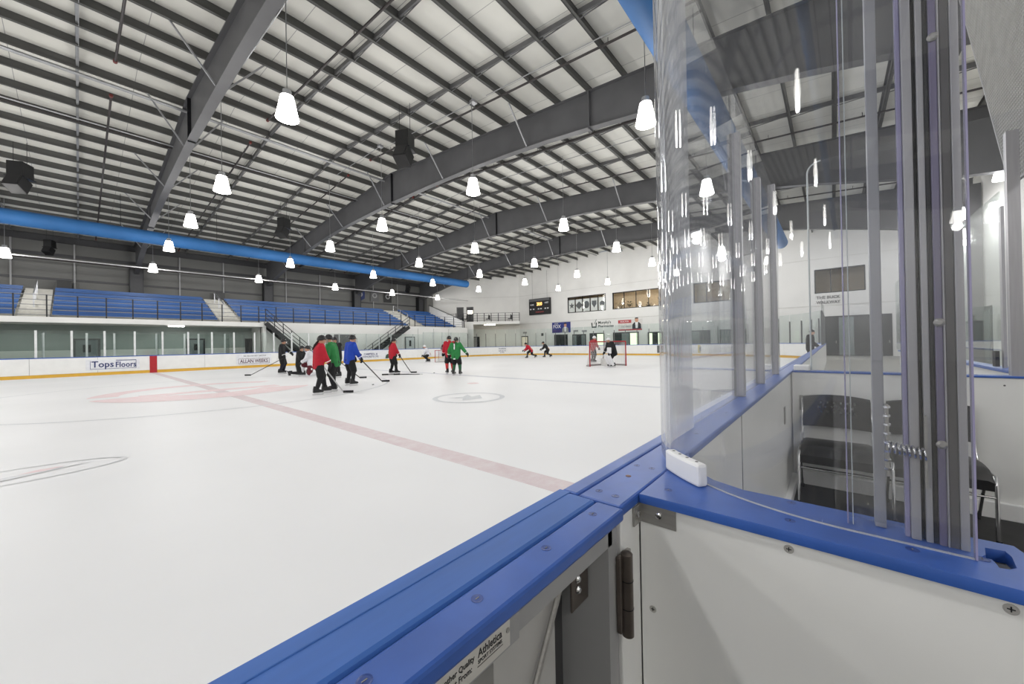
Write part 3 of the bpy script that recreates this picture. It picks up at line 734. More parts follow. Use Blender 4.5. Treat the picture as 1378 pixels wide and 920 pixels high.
# ------------------------------------------------------------------ end wall: windows, scoreboard, signs, doors
WARMW = mat('lobby_wall', (190, 172, 148), .7); LOBF = mat('lobby_dark', (70, 62, 56), .6)
def lobby(y0, y1, label):
    for nm, m, bx_ in (('wall_lobby_back', WARMW, (3.6, 3.7, y0-.6, y1+.6, 4.4, 7.5)), ('floor_lobby', LOBF, (.25, 3.7, y0-.6, y1+.6, 4.3, 4.4)), ('ceiling_lobby', LOBF, (.25, 3.7, y0-.6, y1+.6, 7.5, 7.6)),
                       ('wall_lobby_side', WARMW, (.25, 3.6, y0-.7, y0-.6, 4.4, 7.5)), ('wall_lobby_side', WARMW, (.25, 3.6, y1+.6, y1+.7, 4.4, 7.5))):
        struct(MB().box(XE+bx_[0], XE+bx_[1], *bx_[2:]).build(nm, m), label)
def window(name, h, nm, label, lw=.07):
    y0, y1, z0, z1 = h
    d = struct(root(name, (XE, (y0+y1)/2, z0)), label)
    mb = MB(); mb.box(XE-.02, XE+.2, y0, y1, z0, z0+lw).box(XE-.02, XE+.2, y0, y1, z1-lw, z1).box(XE-.02, XE+.2, y0, y0+lw, z0, z1).box(XE-.02, XE+.2, y1-lw, y1, z0, z1)
    mb.build('window_frame', BLACKM, d)
    w = (y1-y0)/nm
    for k in range(nm):
        a = y0+w*k
        if k: MB().box(XE+.0, XE+.1, a-.03, a+.03, z0+lw, z1-lw).build('mullion', BLACKM, d)
        MB().box(XE+.05, XE+.06, a+.04, a+w-.04, z0+lw, z1-lw).build('pane', GW, d)
    return d
w1 = window('window_1', WINS[0], 5, 'dark framed window of five panes with pale blinds')
w2 = window('window_2', WINS[1], 4, 'dark framed window looking into the lit lobby')
w3 = window('window_3', WINS[2], 3, 'dark framed window seen through the near glass')
w4 = window('window_4', WINS[3], 3, 'dark framed window above the doors beyond the benches')
lobby(-2.0, 1.1, 'dim room behind the window beyond the benches')
lobby(13.6, 25.1, 'lit lobby behind the end wall windows'); lobby(6.94, 10.46, 'dim lobby behind the last window')
y0, y1, z0, z1 = WINS[0]
BL = mat('pale_blind', (226, 226, 223), .8)
for k in range(5):
    w = (y1-y0)/5; a = y0+w*k; yc = a+w/2
    MB().box(XE+.12, XE+.14, a+.06, a+w-.06, z0+.1, z1-.35).build('blind', BL, w1)
    mb = MB()
    if k == 4:   # star
        pts = [((.42 if i % 2 == 0 else .17)*math.cos(R(90+36*i)), (.42 if i % 2 == 0 else .17)*math.sin(R(90+36*i))) for i in range(10)]
    elif k == 3: pts = [(0, .5), (.62*.8, 0), (0, -.5), (-.62*.8, 0)]
    elif k == 2: pts = [(.36*math.cos(R(24*i)), .45*math.sin(R(24*i))) for i in range(15)]
    elif k == 1: pts = [(-.3, .4), (.3, .4), (.3, 0), (0, -.45), (-.3, 0)]
    else: pts = [(.3*math.cos(R(24*i)), .3*math.sin(R(24*i))) for i in range(15)]
    n = len(pts)
    mb.add([(XE+.11, yc, 6.0)]+[(XE+.11, yc-p, 6.0+q) for p, q in pts], [(0, i+1, (i+1) % n+1) for i in range(n)]).build('printed_emblem', (GREYD, GREYD, GREYD, GREYD, GREYD)[k], w1)
# lobby contents
for y, l in ((17.9, 'left'), (15.6, 'middle'), (14.2, 'right')):
    t = thing('ceiling_light', 'lit strip light in the lobby ceiling, %s of the wide window' % l, 'lamp', (XE+1.5, y, 7.4))
    MB().box(XE+1.0, XE+1.3, y-.7, y+.7, 7.42, 7.5).build('light_tube', TUBE, t)
t = thing('ceiling_light', 'strip light behind the blinds window', 'lamp', (XE+.6, 20.4, 7.4)); MB().box(XE+1.0, XE+1.3, 19.8, 21.0, 7.42, 7.5).build('light_tube', TUBE, t)
t = thing('ceiling_light', 'strip light in the dim lobby', 'lamp', (XE+1, 8.7, 7.4)); MB().box(XE+1.0, XE+1.3, 8.2, 9.4, 7.42, 7.5).build('light_tube', TUBE, t)
def bush(x, y, h, label):
    t = thing('potted_plant', label, 'plant', (x, y, 4.4))
    MB().lathe([(.16, 0), (.22, .4), (.2, .42)], n=12).build('pot', BLACK, t, world=False)
    mb = MB(); rnd = random.Random(int(y*100))
    for k in range(46):
        a = rnd.uniform(0, 6.28); r = rnd.uniform(.05, .28); z = rnd.uniform(.5, h); p = Vector((r*math.cos(a), r*math.sin(a), z)); q = p+Vector((.2*math.cos(a), .2*math.sin(a), rnd.uniform(-.1, .2)))
        s = Vector((-math.sin(a), math.cos(a), 0))*.09
        mb.add([p, (p+q)/2+s, q, (p+q)/2-s], [(0, 1, 2, 3)])
    mb.build('foliage', mat('dark_leaf', (38, 46, 36), .6), t, world=False)
    MB().cyl((0, 0, .4), (0, 0, h*.8), .03, n=6).build('stem', LOBF, t, world=False)
for y, h, l in ((18.5, 1.5, 'leafy dark plant at the left of the lobby window'), (17.5, 1.6, 'bushy dark plant second in the lobby window'), (16.4, 1.2, 'low plant in the middle of the lobby window'), (15.3, 1.2, 'low wide plant right of the lobby window middle'), (14.0, 1.9, 'tall plant at the right end of the lobby window')):
    bush(XE+1.1, y, h, l)
# scoreboard
t = thing('scoreboard', 'black electronic scoreboard with an orange lit clock', 'scoreboard', (XE-.3, 29.3, 5.2))
MB().box(XE-.35, XE-.02, 27.6, 31.0, 5.22, 7.35).build('scoreboard_body', BLACK, t, bevel=.02)
MB().box(XE-.37, XE-.35, 27.65, 30.95, 7.0, 7.3).build('header_strip', GREYD, t)
AMB = emit('amber_digits', (255, 190, 110), 3.0); WD = mat('white_print', (225, 225, 225), .5)
text('20:0', 'clock_digits', AMB, t, onYZ(XE-.365, 29.25, 6.6), .6, True, .01, width=.85)
text('HOME', 'lettering', WD, t, onYZ(XE-.365, 30.45, 6.55), .26, True, .005, width=.6); text('GUEST', 'lettering', WD, t, onYZ(XE-.365, 28.1, 6.7), .26, True, .005, width=.62)
for y in (30.7, 30.2, 29.4, 29.0, 28.3, 27.9): MB().box(XE-.36, XE-.35, y-.12, y+.12, 5.9, 6.05).build('digit_window', WD, t)
text('PERIOD', 'lettering', ADRED, t, onYZ(XE-.365, 29.2, 5.55), .2, True, .005, width=1.3)
for y in (28.1, 30.5): MB().cyl((XE-.2, y, 7.3), (XE-.2, y, 10.9), .012, n=5).build('hanger_wire', GREYD, t)
# signs
t = thing('wall_sign', 'blue sign lettered FOX with a man in a suit', 'sign', (XE, 26.1, 2.7))
MB().box(XE-.04, XE-.005, 24.75, 27.5, 2.72, 4.04).build('sign_panel', mat('sign_blue', (36, 50, 128), .5), t)
text('FOX', 'lettering', WD, t, onYZ(XE-.045, 26.75, 3.5), .62, True, .005, width=1.15); text('VOTE', 'lettering', WD, t, onYZ(XE-.045, 26.85, 3.86), .2, True, .005, width=.6)
MB().box(XE-.046, XE-.04, 26.1, 27.4, 2.8, 3.1).build('red_strip', mat('sign_indigo', (60, 44, 110), .5), t)
def sign_man(t, y, zb, s, suit):
    MB().prism([(-.42, 0), (.42, 0), (.40, .42), (.2, .62), (-.2, .62), (-.40, .42)], lambda p, q: (XE-.04, y-p*s, zb+q*s), lambda p, q: (XE-.05, y-p*s, zb+q*s)).build('printed_suit', suit, t)
    MB().prism([(-.1, .08), (.1, .08), (.14, .62), (-.14, .62)], lambda p, q: (XE-.05, y-p*s, zb+q*s), lambda p, q: (XE-.056, y-p*s, zb+q*s)).build('printed_shirt', WD, t)
    MB().prism([(.17*math.cos(R(36*i)), .82+.23*math.sin(R(36*i))) for i in range(10)], lambda p, q: (XE-.04, y-p*s, zb+q*s), lambda p, q: (XE-.052, y-p*s, zb+q*s)).build('printed_face', SKIN, t)
    MB().prism([(-.17, .94), (.17, .94), (.12, 1.07), (-.12, 1.07)], lambda p, q: (XE-.05, y-p*s, zb+q*s), lambda p, q: (XE-.056, y-p*s, zb+q*s)).build('printed_hair', INK, t)
sign_man(t, 25.5, 2.74, 1.12, GREYP)
t = thing('wall_lettering', 'dark lettering Murphy\'s Pharmacies with mortar emblem on the wall', 'sign', (XE, 20.6, 3.05))
DK = mat('dark_green_ink', (44, 60, 52), .5)
text("Murphy's", 'lettering', DK, t, onYZ(XE-.012, 20.15, 3.72), .44, True, .006, width=1.6); text('Pharmacies', 'lettering', DK, t, onYZ(XE-.012, 20.0, 3.30), .40, True, .006, width=1.95)
MB().prism([(-.38, 3.75), (-.30, 3.15), (.30, 3.15), (.38, 3.75), (.22, 3.75), (.2, 3.3), (-.2, 3.3), (-.22, 3.75)], lambda p, q: (XE, 21.5-p, q), lambda p, q: (XE-.012, 21.5-p, q)).build('mortar_emblem', DK, t)
MB().bar((XE-.006, 21.45, 3.6), (XE-.006, 21.15, 4.15), .012, .14, (1, 0, 0)).build('pestle_emblem', DK, t)
t = thing('wall_sign', 'white and red sign with a man in a dark suit', 'sign', (XE, 17.1, 2.65))
MB().box(XE-.04, XE-.005, 15.7, 18.45, 2.68, 3.9).build('sign_panel', mat('sign_pale', (214, 210, 206), .5), t)
MB().box(XE-.046, XE-.04, 16.9, 18.45, 3.5, 3.86).build('red_strip', ADRED, t); MB().box(XE-.046, XE-.04, 15.72, 18.43, 2.68, 2.82).build('red_strip', ADRED, t)
text('REALTOR', 'lettering', WD, t, onYZ(XE-.05, 17.7, 3.68), .2, True, .003, width=1.0); text('HOMES', 'lettering', GREYP, t, onYZ(XE-.045, 17.5, 3.1), .22, True, .003, width=1.1)
sign_man(t, 16.3, 2.82, 1.2, INK)
# doors and glazed openings along the foot of the end wall
def endgate(n, y0, y1, z1, label, leaves):
    d = struct(MB().box(XE-.06, XE, y0, y1, 0, z1).build('door_%d' % n, BLACKM), label)
    w = (y1-y0-.1)/len(leaves)
    for k, m in enumerate(leaves):
        a = y1-.05-w*(k+1)
        MB().box(XE-.085, XE-.06, a+.06, a+w-.06, .05, z1-.12).build('pane', m, d)
        MB().box(XE-.13, XE-.085, a+.1, a+.14, 1.0, 1.2).build('door_handle', STAIN, d)
DGL = mat('dark_glass', (46, 50, 50), .15); MGL = mat('mid_glass', (120, 130, 128), .2)
endgate(9, 31.5, 32.64, 2.45, 'dark framed lit door at the corner', [emit('dim_door_light', (226, 216, 190), .7)])
endgate(10, 25.2, 27.2, 2.5, 'dark glazed double door under the FOX sign', [DGL, DGL])
endgate(11, 22.6, 24.5, 2.45, 'dark glazed doors with grey side light', [MGL, DGL, MGL])
endgate(12, 20.2, 22.1, 2.52, 'glazed door with bright daylight behind the goal', [DGL, DAY])
endgate(13, 16.1, 19.1, 2.5, 'wide glazed doors with bright daylight panel', [DGL, MGL, DAY])
endgate(14, 13.5, 15.1, 2.42, 'glazed doors with green daylight near the post', [DAY, DGL, DAY])
for n, (a, b) in enumerate(((11.2, 13.0), (9.0, 10.8), (6.0, 8.2), (3.6, 5.4))): endgate(15+n, a, b, 2.42, 'dark glazed doors seen through the near glass, %s' % ('first', 'second', 'third', 'fourth')[n], [MGL, DGL])
endgate(19, -3.4, .75, 3.2, 'wide dark glazed doors at the end of the bench walkway', [DGL, MGL, DGL, DGL])
t = thing('wall_lettering', 'two lines of dark lettering above the doors beyond the benches', 'sign', (XE, .1, 4.2))
text('THE BUCK', 'lettering', GREYD, t, onYZ(XE-.07, .25, 4.75), .34, True, .006, width=1.5); text('WALKWAY', 'lettering', GREYD, t, onYZ(XE-.07, .25, 4.35), .34, True, .006, width=1.5)
for n, (y, z) in enumerate(((24.0, 2.75), (22.8, 2.7), (32.0, 2.8))):
    tag(MB().box(XE-.12, XE-.01, y-.3, y+.3, z, z+.22).build('exit_box', GREYP), 'small grey box above the %s door' % ('side light', 'glazed', 'corner')[n], 'box')
tag(MB().box(XE-.15, XE-.01, 28.9, 29.2, 2.4, 2.75).build('wall_speaker', BLACK, bevel=.02), 'small dark speaker on the end wall left of the FOX sign', 'speaker')
tag(MB().box(XE-.35, XE-.02, 12.1, 13.0, 3.4, 3.9).build('wall_speaker', GREYD, bevel=.02), 'grey speaker on the end wall seen through the near glass', 'speaker')

# ------------------------------------------------------------------ hanging loudspeakers
def speaker(x, y, z, label, rz, s=1.):
    t = thing('hanging_speaker', label, 'speaker', (x, y, z), rz, 'black loudspeakers under the roof')
    MB().box(-.27*s, .27*s, -.24*s, .24*s, .05*s, .62*s).build('upper_cabinet', BLACK, t, bevel=.02, world=False)
    M = Matrix.Rotation(R(28), 4, 'Y')
    lo = MB().box(-.26*s, .26*s, -.24*s, .24*s, -.58*s, -.02*s, M).build('lower_cabinet', BLACK, t, bevel=.02, world=False)
    MB().box(-.275*s, -.26*s, -.2*s, .2*s, -.54*s, -.06*s, M).build('grille', mat('speaker_grille', (30, 30, 31), .7), lo, world=False)
    MB().box(-.28*s, .28*s, -.3*s, .3*s, .0, .04).build('yoke', BLACKM, t, world=False)
    for a in (-.2*s, .2*s): MB().cyl((0, a, .6*s), (0, a, roof(y)+.05-z), .01, n=5).build('hanger_wire', BLACKM, t, world=False)
speaker(8.75, 13.1, 9.35, 'large black loudspeaker hanging near the middle frame', R(30), 1.15)
speaker(9.05, 27.8, 9.4, 'black loudspeaker hanging above the far blue duct', R(30), 1.1)
speaker(-1.7, 28.4, 9.45, 'black loudspeaker hanging at the far left', R(60), 1.15)
speaker(-1.25, 41.2, 8.65, 'small black loudspeaker by the far wall at left', R(60), .85)
speaker(27.5, 41.0, 8.7, 'small black loudspeaker near the white corner', R(30), .9)

# ------------------------------------------------------------------ near side: gate, boards, divider
HC = 1.10
SCREW = mat('blue_screw_recess', (30, 64, 138), .35)
def cap_screw(parent, x, y, z=HC):
    o = MB().lathe([(.0075, -.001), (.0075, .0004), (.0055, .0001)], (x, y, z), 14).build('cap_screw', SCREW, parent, world=True)
    MB().box(x-.0028, x+.0028, y-.0007, y+.0007, z+.0001, z+.0007).build('screw_slot', CHROME, o); return o
gate = thing('board_gate', 'gate section of the near boards with blue cap, hinge and maker\'s label', 'gate', (0, .36, .05))
gx0, gx1 = -2.2, .6385
MB().box(gx0, gx1, .346, .427, HC-.030, HC+.002).build('cap_outer', BLUE_W, gate, bevel=.007)
MB().box(gx0, gx1, .402, .4275, HC-.0, HC+.0032).build('cap_lip', BLUE_W, gate, bevel=.0025)
gi = MB().box(gx0, gx1, .290, .3445, HC-.022, HC).build('cap_inner', BLUE, gate, bevel=.005)
MB().box(gx0, gx1, .3440, .3465, HC-.03, HC-.004).build('cap_groove', BLUE_D, gate)
for k in range(8): cap_screw(gate, .585-.14*k, .324)
MB().box(gx0, gx1-.004, .405, .418, .06, HC-.03).build('gate_ice_panel', WHITEB, gate)
MB().box(gx0, gx1-.03, .30, .405, HC-.055, HC-.03).build('gate_top_rail', GREYP, gate)
MB().box(gx1-.045, gx1-.012, .30, .405, .06, HC-.03).build('gate_stile', GREYP, gate)
MB().box(.352, .493, .345, .398, .06, HC-.055).build('gate_rib', mat('gate_rib_grey', (172, 171, 168), .5), gate)
MB().box(-.30, -.24, .345, .405, .06, HC-.055).build('gate_rib', GREYP, gate)
MB().box(-2.2, gx1-.045, .398, .405, .06, HC-.055).build('gate_back_panel', mat('gate_recess_grey', (74, 74, 75), .55), gate)
MB().cyl((.512, .335, HC-.062), (.29, .335, .69), .0045, n=8).build('gate_brace_rod', STAIN, gate, smooth=True)
br = MB().box(.528, .583, .334, .338, .952, 1.022).build('brace_bracket', HINGE, gate, bevel=.003)
MB().box(.522, .572, .338, .398, 1.012, 1.022).build('bracket_tab', HINGE, br)
for z in (1.003, .985): MB().lathe([(.0065, 0), (.0065, .003), (.004, .006)], n=12).build('bolt_head', CHROME, br, world=False).matrix_local = parent_mat(br).inverted() @ Matrix.Translation((.545, .334, z)) @ Matrix.Rotation(R(90), 4, 'X')
lb = MB().box(.10, .327, .2925, .2935, HC-.052, HC-.020).build('maker_label', mat('label_paper', (188, 186, 180), .5), gate)
MB().box(.08, .345, .2935, .30, HC-.055, HC-.022).build('label_backing', GREYP, gate)
LZ = .2922
text('Another Quality', 'lettering', INK, lb, onXZ(.245, LZ, HC-.0300), .0088, True, .0001, width=.050); text('Product From:', 'lettering', INK, lb, onXZ(.243, LZ, HC-.0395), .0088, True, .0001, width=.046)
text('Athletica', 'lettering', INK, lb, onXZ(.294, LZ, HC-.0300), .0125, True, .0001, width=.038); text('SPORT SYSTEMS', 'lettering', INK, lb, onXZ(.294, LZ, HC-.0385), .0058, True, .0001, width=.038)
MB().box(.274, .314, LZ-.0002, LZ, HC-.0432, HC-.0426).build('rule_line', INK, lb)
MB().lathe([(.0028, 0), (.0028, .0012)], n=10).build('rivet', STAIN, lb, world=False).matrix_local = parent_mat(lb).inverted() @ Matrix.Translation((.3225, .2922, HC-.032)) @ Matrix.Rotation(R(90), 4, 'X')
# hinge
hg = thing('gate_hinge', 'dark steel barrel hinge between gate and white post', 'hinge', (.628, .288, .88))
MB().cyl((.636, .286, .878), (.636, .286, 1.022), .0105, n=18).build('hinge_barrel', HINGE, hg, smooth=True)
for z in (.926, .975): MB().cyl((.636, .286, z), (.636, .286, z+.0015), .0110, n=18).build('hinge_joint', BLACKM, hg)
MB().lathe([(.0105, 0), (.008, .003), (.003, .005)], (.636, .286, 1.022), 16).build('hinge_pin_head', HINGE, hg, smooth=True)
MB().box(.618, .634, .290, .299, .885, 1.02).build('hinge_leaf', HINGE, hg, bevel=.002)
MB().box(.636, .662, .2885, .297, .885, 1.02).build('hinge_leaf', STAIN, hg, bevel=.002)
# fixed boards beyond the gate
nb = thing('near_boards', 'fixed near boards with blue cap running along the boxes', 'boards', (2.5, .36, .05))
fx1 = 4.35
MB().box(.6415, 29.1, .388, .427, HC-.030, HC+.001).build('cap_outer', BLUE, nb, bevel=.006)
MB().box(.6415, 29.1, .298, .3865, HC-.022, HC).build('cap_inner', BLUE, nb, bevel=.005)
MB().box(.6415, 29.1, .3855, .3885, HC-.03, HC-.004).build('cap_groove', BLUE_D, nb)
for x, y in ((.685, .364), (.681, .327), (.882, .366), (.882, .33), (1.3, .34), (1.75, .34), (2.2, .34), (2.7, .34), (3.2, .34)): cap_screw(nb, x, y)
MB().lathe([(.006, 0), (.006, .0008)], (.80, .352, HC), 12).build('cap_rivet', mat('rust_brown', (120, 84, 66), .6), nb)
MB().box(.648, 29.1, .400, .418, .06, HC-.03).build('board_ice_panel', WHITEB, nb)
MB().box(.648, .735, .302, .400, .05, HC-.022).build('board_end_post', WHITEB, nb, bevel=.002)
MB().box(.735, 4.42, .312, .325, .05, HC-.022).build('board_inner_panel', WHITEB, nb)
MB().box(.88, 4.4, .27, .312, .05, .14).build('board_curb', WHITE_P, nb, bevel=.006)
MB().box(4.42, 29.1, .312, .325, .05, HC-.022).build('board_inner_panel', WHITEB, nb)
MB().box(1.9, 1.903, .310, .312, .05, HC-.022).build('panel_joint', GREYD, nb)
MB().prism([(.866, .297), (.866, .14), (.89, .20), (.94, .255), (1.06, .297)], lambda a, b: (a, b, HC-.02), lambda a, b: (a, b, HC-.0002)).build('cap_corner_fillet', BLUE, nb)
def latch(parent, x, y, z, ax):
    if ax == 'x': return MB().box(x-.035, x+.035, y-.008, y, z-.07, z+.07).build('latch_plate', STAIN, parent, bevel=.004)
    return MB().box(x-.008, x, y-.035, y+.035, z-.07, z+.07).build('latch_plate', STAIN, parent, bevel=.004)
latch(nb, 3.75, .312, .78, 'x')
# divider between benches
dv = thing('bench_divider', 'white bench divider panel with blue cap, bracket and screws', 'partition', (.8, -.5, .05))
slot = [(.795, -.1445), (.797, -.1475), (.8085, -.1535), (.835, -.158), (.838, -.1765), (.822, -.1785), (.786, -.1745), (.776, -.166), (.774, -.158), (.786, -.1575), (.797, -.1565)]
flatprism('cap_slab', [(.7205, .2955), (.866, .2955), (.866, -.190), (.835, -.1965), (.7205, -.215)], [slot], HC-.0175, HC, BLUE, dv, .004)
MB().box(.778, .862, -1.9, -.206, HC-.035, HC+.004).build('cap_end_piece', BLUE, dv, bevel=.012)
MB().box(.7205, .778, -1.9, -.215, HC-.020, HC).build('cap_strip', BLUE, dv, bevel=.004)
MB().box(.735, .750, -1.9, .300, .05, HC-.020).build('divider_panel', WHITEB, dv)
MB().box(.840, .852, -1.9, .270, .05, HC-.020).build('divider_panel', WHITEB, dv)
MB().box(.750, .840, .2, .300, .05, HC-.021).build('divider_core', GREYD, dv)
for x, y in ((.774, .257), (.851, .063), (.766, .059), (.79, -.147), (.766, -.08)): cap_screw(dv, x, y)
def panel_screw(y, z):
    o = MB().lathe([(.0066, 0), (.0066, .0012), (.0056, .0012), (.0052, .0006)], n=18).build('panel_screw', mat('zinc_screw', (186, 184, 180), .4, .2), dv, world=False)
    M = Matrix.Rotation(R(-90), 4, 'Y'); o.matrix_local = parent_mat(dv).inverted() @ Matrix.Translation((.735, y, z)) @ M
    p = MB().box(-.0033, .0033, -.0006, .0006, .0006, .0014).box(-.0006, .0006, -.0033, .0033, .0006, .0014).build('screw_cross', INK, o, world=False)
for y, z in ((.059, 1.066), (-.158, 1.068), (.278, .873), (.059, .80), (-.158, .80), (-.4, 1.068)): panel_screw(y, z)
bk = MB().box(.7325, .735, .2305, .300, 1.0405, 1.078).build('corner_bracket', STAIN, dv, bevel=.001)
MB().box(.70, .735, .2975, .3005, 1.0405, 1.078).build('bracket_return', STAIN, bk, bevel=.001)
o = MB().lathe([(.0062, 0), (.0062, .004), (.0035, .005)], n=14).build('bracket_bolt', CHROME, bk, world=False); o.matrix_local = parent_mat(bk).inverted() @ Matrix.Translation((.7325, .262, 1.062)) @ Matrix.Rotation(R(-90), 4, 'Y')
o = MB().lathe([(.0062, 0), (.0062, .004), (.0035, .005)], n=14).build('bracket_bolt', CHROME, bk, world=False); o.matrix_local = parent_mat(bk).inverted() @ Matrix.Translation((.715, .2975, 1.062)) @ Matrix.Rotation(R(90), 4, 'X')
# white puck-board block at the corner of the bent sheet
GCX, GCY, GR = 1.192, -.025, .41
def sector(r0, r1, a0, a1, z0, z1, n=10):
    mb = MB(); vs = []
    for k in range(n+1):
        a = R(a0+(a1-a0)*k/n)
        for r, z in ((r0, z0), (r1, z0), (r1, z1), (r0, z1)): vs.append((GCX+r*math.cos(a), GCY+r*math.sin(a), z))
    fs = []
    for k in range(n):
        for i in range(4): fs.append((4*k+i, 4*k+(i+1) % 4, 4*k+4+(i+1) % 4, 4*k+4+i))
    fs += [(3, 2, 1, 0), tuple(4*n+i for i in range(4))]
    return mb.add(vs, fs)
wb = thing('corner_block', 'white plastic end block on the blue cap at the bent glass', 'block', (.87, .25, HC))
sector(.4165, .441, 131.5, 147.5, HC, HC+.047).build('block_body', WHITE_P, wb, bevel=.006)
for a in (134, 137.5, 141, 145): MB().lathe([(.0032, 0), (.0032, .0006)], (GCX+.428*math.cos(R(a)), GCY+.428*math.sin(R(a)), HC+.047), 10).build('block_screw', GREYD, wb)
# bent clear sheet and the straight sheets on the boards
ZT = 2.73
bg = thing('bent_shield', 'tall bent clear acrylic sheet curving from boards onto the divider', 'glass', (.9, .2, HC))
pts = [(.782, -.139), (.782, -.10), (.782, -.06)]+[(GCX+GR*math.cos(R(a)), GCY+GR*math.sin(R(a))) for a in range(180, 89, -3)]+[(1.25, .385), (1.32, .385), (1.38, .385)]
def sheet(pts, th, z0, z1):
    mb = MB(); n = len(pts); vs = []
    for k, p in enumerate(pts):
        a, b = Vector(pts[max(k-1, 0)]), Vector(pts[min(k+1, n-1)]); d = (b-a).normalized(); nn = Vector((-d.y, d.x))*th/2
        for s, z in ((-1, z0), (1, z0), (1, z1), (-1, z1)): vs.append((p[0]+nn.x*s, p[1]+nn.y*s, z))
    fs = []
    for k in range(n-1):
        for i in range(4): fs.append((4*k+i, 4*k+(i+1) % 4, 4*k+4+(i+1) % 4, 4*k+4+i))
    fs += [(3, 2, 1, 0), tuple(4*(n-1)+i for i in range(4))]
    return mb.add(vs, fs)
sheet(pts, .010, HC+.0015, ZT).build('acrylic_sheet', GL, bg, smooth=True)
sheet([(GCX+(GR-.0115)*math.cos(R(a)), GCY+(GR-.0115)*math.sin(R(a))) for a in range(114, 89, -2)]+[(1.26, .3735), (1.32, .3735), (1.379, .3735)], .010, HC+.002, ZT).build('haze_band', GLH, bg, smooth=True)  # strip added to make the hazy bright band at the bend
MB().box(.7768, .7872, -.1412, -.1392, HC+.001, ZT).build('sheet_edge', GLE, bg)
sheet([(p[0], p[1]) for p in pts[:24]], .0042, HC, HC+.0014).build('bottom_glint', mat('edge_glint', (205, 208, 214), .3), bg)  # pale line painted as the glint along the sheet's bottom edge
st = thing('board_glass', 'straight clear sheets with aluminium posts along the scorers box', 'glass', (3, .385, HC))
for a, b in ((1.3815, 2.272), (2.328, 3.0), (3.06, 3.88), (3.94, 4.3)): MB().box(a, b, .380, .390, HC+.0012, ZT).build('glass_pane', GL, st)
for x, zt in ((2.30, 2.5), (3.03, 2.5), (3.91, 2.73)):
    p = MB().box(x-.024, x+.024, .356, .414, HC+.0012, zt).build('glass_post', ALU, st, bevel=.003)
    MB().box(x-.028, x-.0245, .392, .402, HC+.0012, zt).build('rubber_gasket', BLACKM, p)
# end assembly behind the bent sheet
ea = thing('shield_end_frame', 'cluster of aluminium channels and clear strips at the end of the bent sheet', 'frame', (.81, -.08, HC))
def vbar(name, x0, x1, y0, y1, m, z0=HC, z1=ZT, bevel=.0012): return MB().box(x0+.014, x1+.014, y0*1.0176, y1*1.0176, z0, z1).build(name, m, ea, bevel=bevel)
vbar('clear_strip', .797, .807, -.0766, -.0150, GL, HC+.012, ZT, 0)
vbar('strip_edge', .797, .807, -.0142, -.0124, GLE); vbar('strip_edge', .797, .806, -.0200, -.0188, mat('pale_edge', (190, 196, 198), .3)); vbar('strip_edge', .797, .807, -.0822, -.0766, GLE)
vbar('aluminium_post', .811, .832, -.0580, -.0452, ALU)
vbar('channel_flange', .792, .812, -.0926, -.0823, ALU); vbar('channel_gap', .800, .820, -.0969, -.0927, BLACK); vbar('channel_flange', .792, .812, -.1041, -.0970, ALU)
vbar('channel_gap', .794, .806, -.1094, -.1042, BLACKM); vbar('strip_edge', .791, .801, -.1173, -.1095, mat('violet_edge', (112, 106, 132), .3, 0, .25, 30, stretch=(1, 1, .1))); vbar('channel_lip', .789, .799, -.1193, -.1174, ALU)
vbar('dark_channel', .791, .801, -.1288, -.1194, mat('dark_channel_grey', (84, 82, 82), .4)); vbar('channel_flange', .790, .800, -.1374, -.1289, ALU)
for z in (1.42, 1.83, 1.245):
    o = MB().lathe([(.006, 0), (.006, .002), (.003, .004)], n=14).build('channel_bolt', STAIN, ea, world=False); o.matrix_local = parent_mat(ea).inverted() @ Matrix.Translation((.8045, -.1155, z)) @ Matrix.Rotation(R(-90), 4, 'Y')
sp = []
for k in range(0, 8*12+1):
    a = 2*math.pi*k/12; sp.append((.7985+.0075*math.cos(a), -.0585-.042*k/96, 1.235-.006*k/96+.0085*math.sin(a)))
MB().tube(sp, .0012, 6).build('latch_spring', CHROME, ea, smooth=True)
mb = MB()
for k in range(8): mb.lathe([(.004, 0), (.004, .003), (.002, .004)], (.806, -.0605, 1.292-.0135*k), 8)
mb.build('latch_rivets', CHROME, ea)
MB().box(.803, .808, -.0622, -.0588, 1.188, 1.298).build('latch_strip', STAIN, ea); MB().box(.800, .805, -.1010, -.0980, 1.18, 1.285).build('latch_strip', STAIN, ea)

# ------------------------------------------------------------------ scorers box and next bench
struct(MB().box(-2.5, 12.0, YN, .30, -.02, .05).build('floor_bench', RUB), 'dark rubber floor of the benches and boxes')
d2 = thing('box_divider', 'white far divider of the scorers box with thin blue cap', 'partition', (4.5, -.6, .05))
MB().box(4.43, 4.58, -2.6, .295, HC-.016, HC).build('cap_slab', BLUE, d2, bevel=.004)
MB().box(4.44, 4.455, -2.6, .30, .05, HC-.016).build('divider_panel', WHITEB, d2); MB().box(4.555, 4.57, -2.6, .30, .05, HC-.016).build('divider_panel', WHITEB, d2)
MB().box(4.40, 4.44, -2.6, .28, .05, .17).build('divider_base', WHITE_P, d2, bevel=.005)
latch(d2, 4.44, .215, .80, 'y')
for y in (-.62, -.95, -.3, -1.4): MB().lathe([(.006, 0), (.006, .0012)], n=10).build('panel_screw', GREYD, d2, world=False).matrix_local = parent_mat(d2).inverted() @ Matrix.Translation((4.44, y, 1.03)) @ Matrix.Rotation(R(-90), 4, 'Y')
tag(MB().box(4.44, 4.60, .17, .29, HC+.001, HC+.05).build('corner_block', WHITE_P, bevel=.008), 'white plastic block on the far corner of the scorers box', 'block')
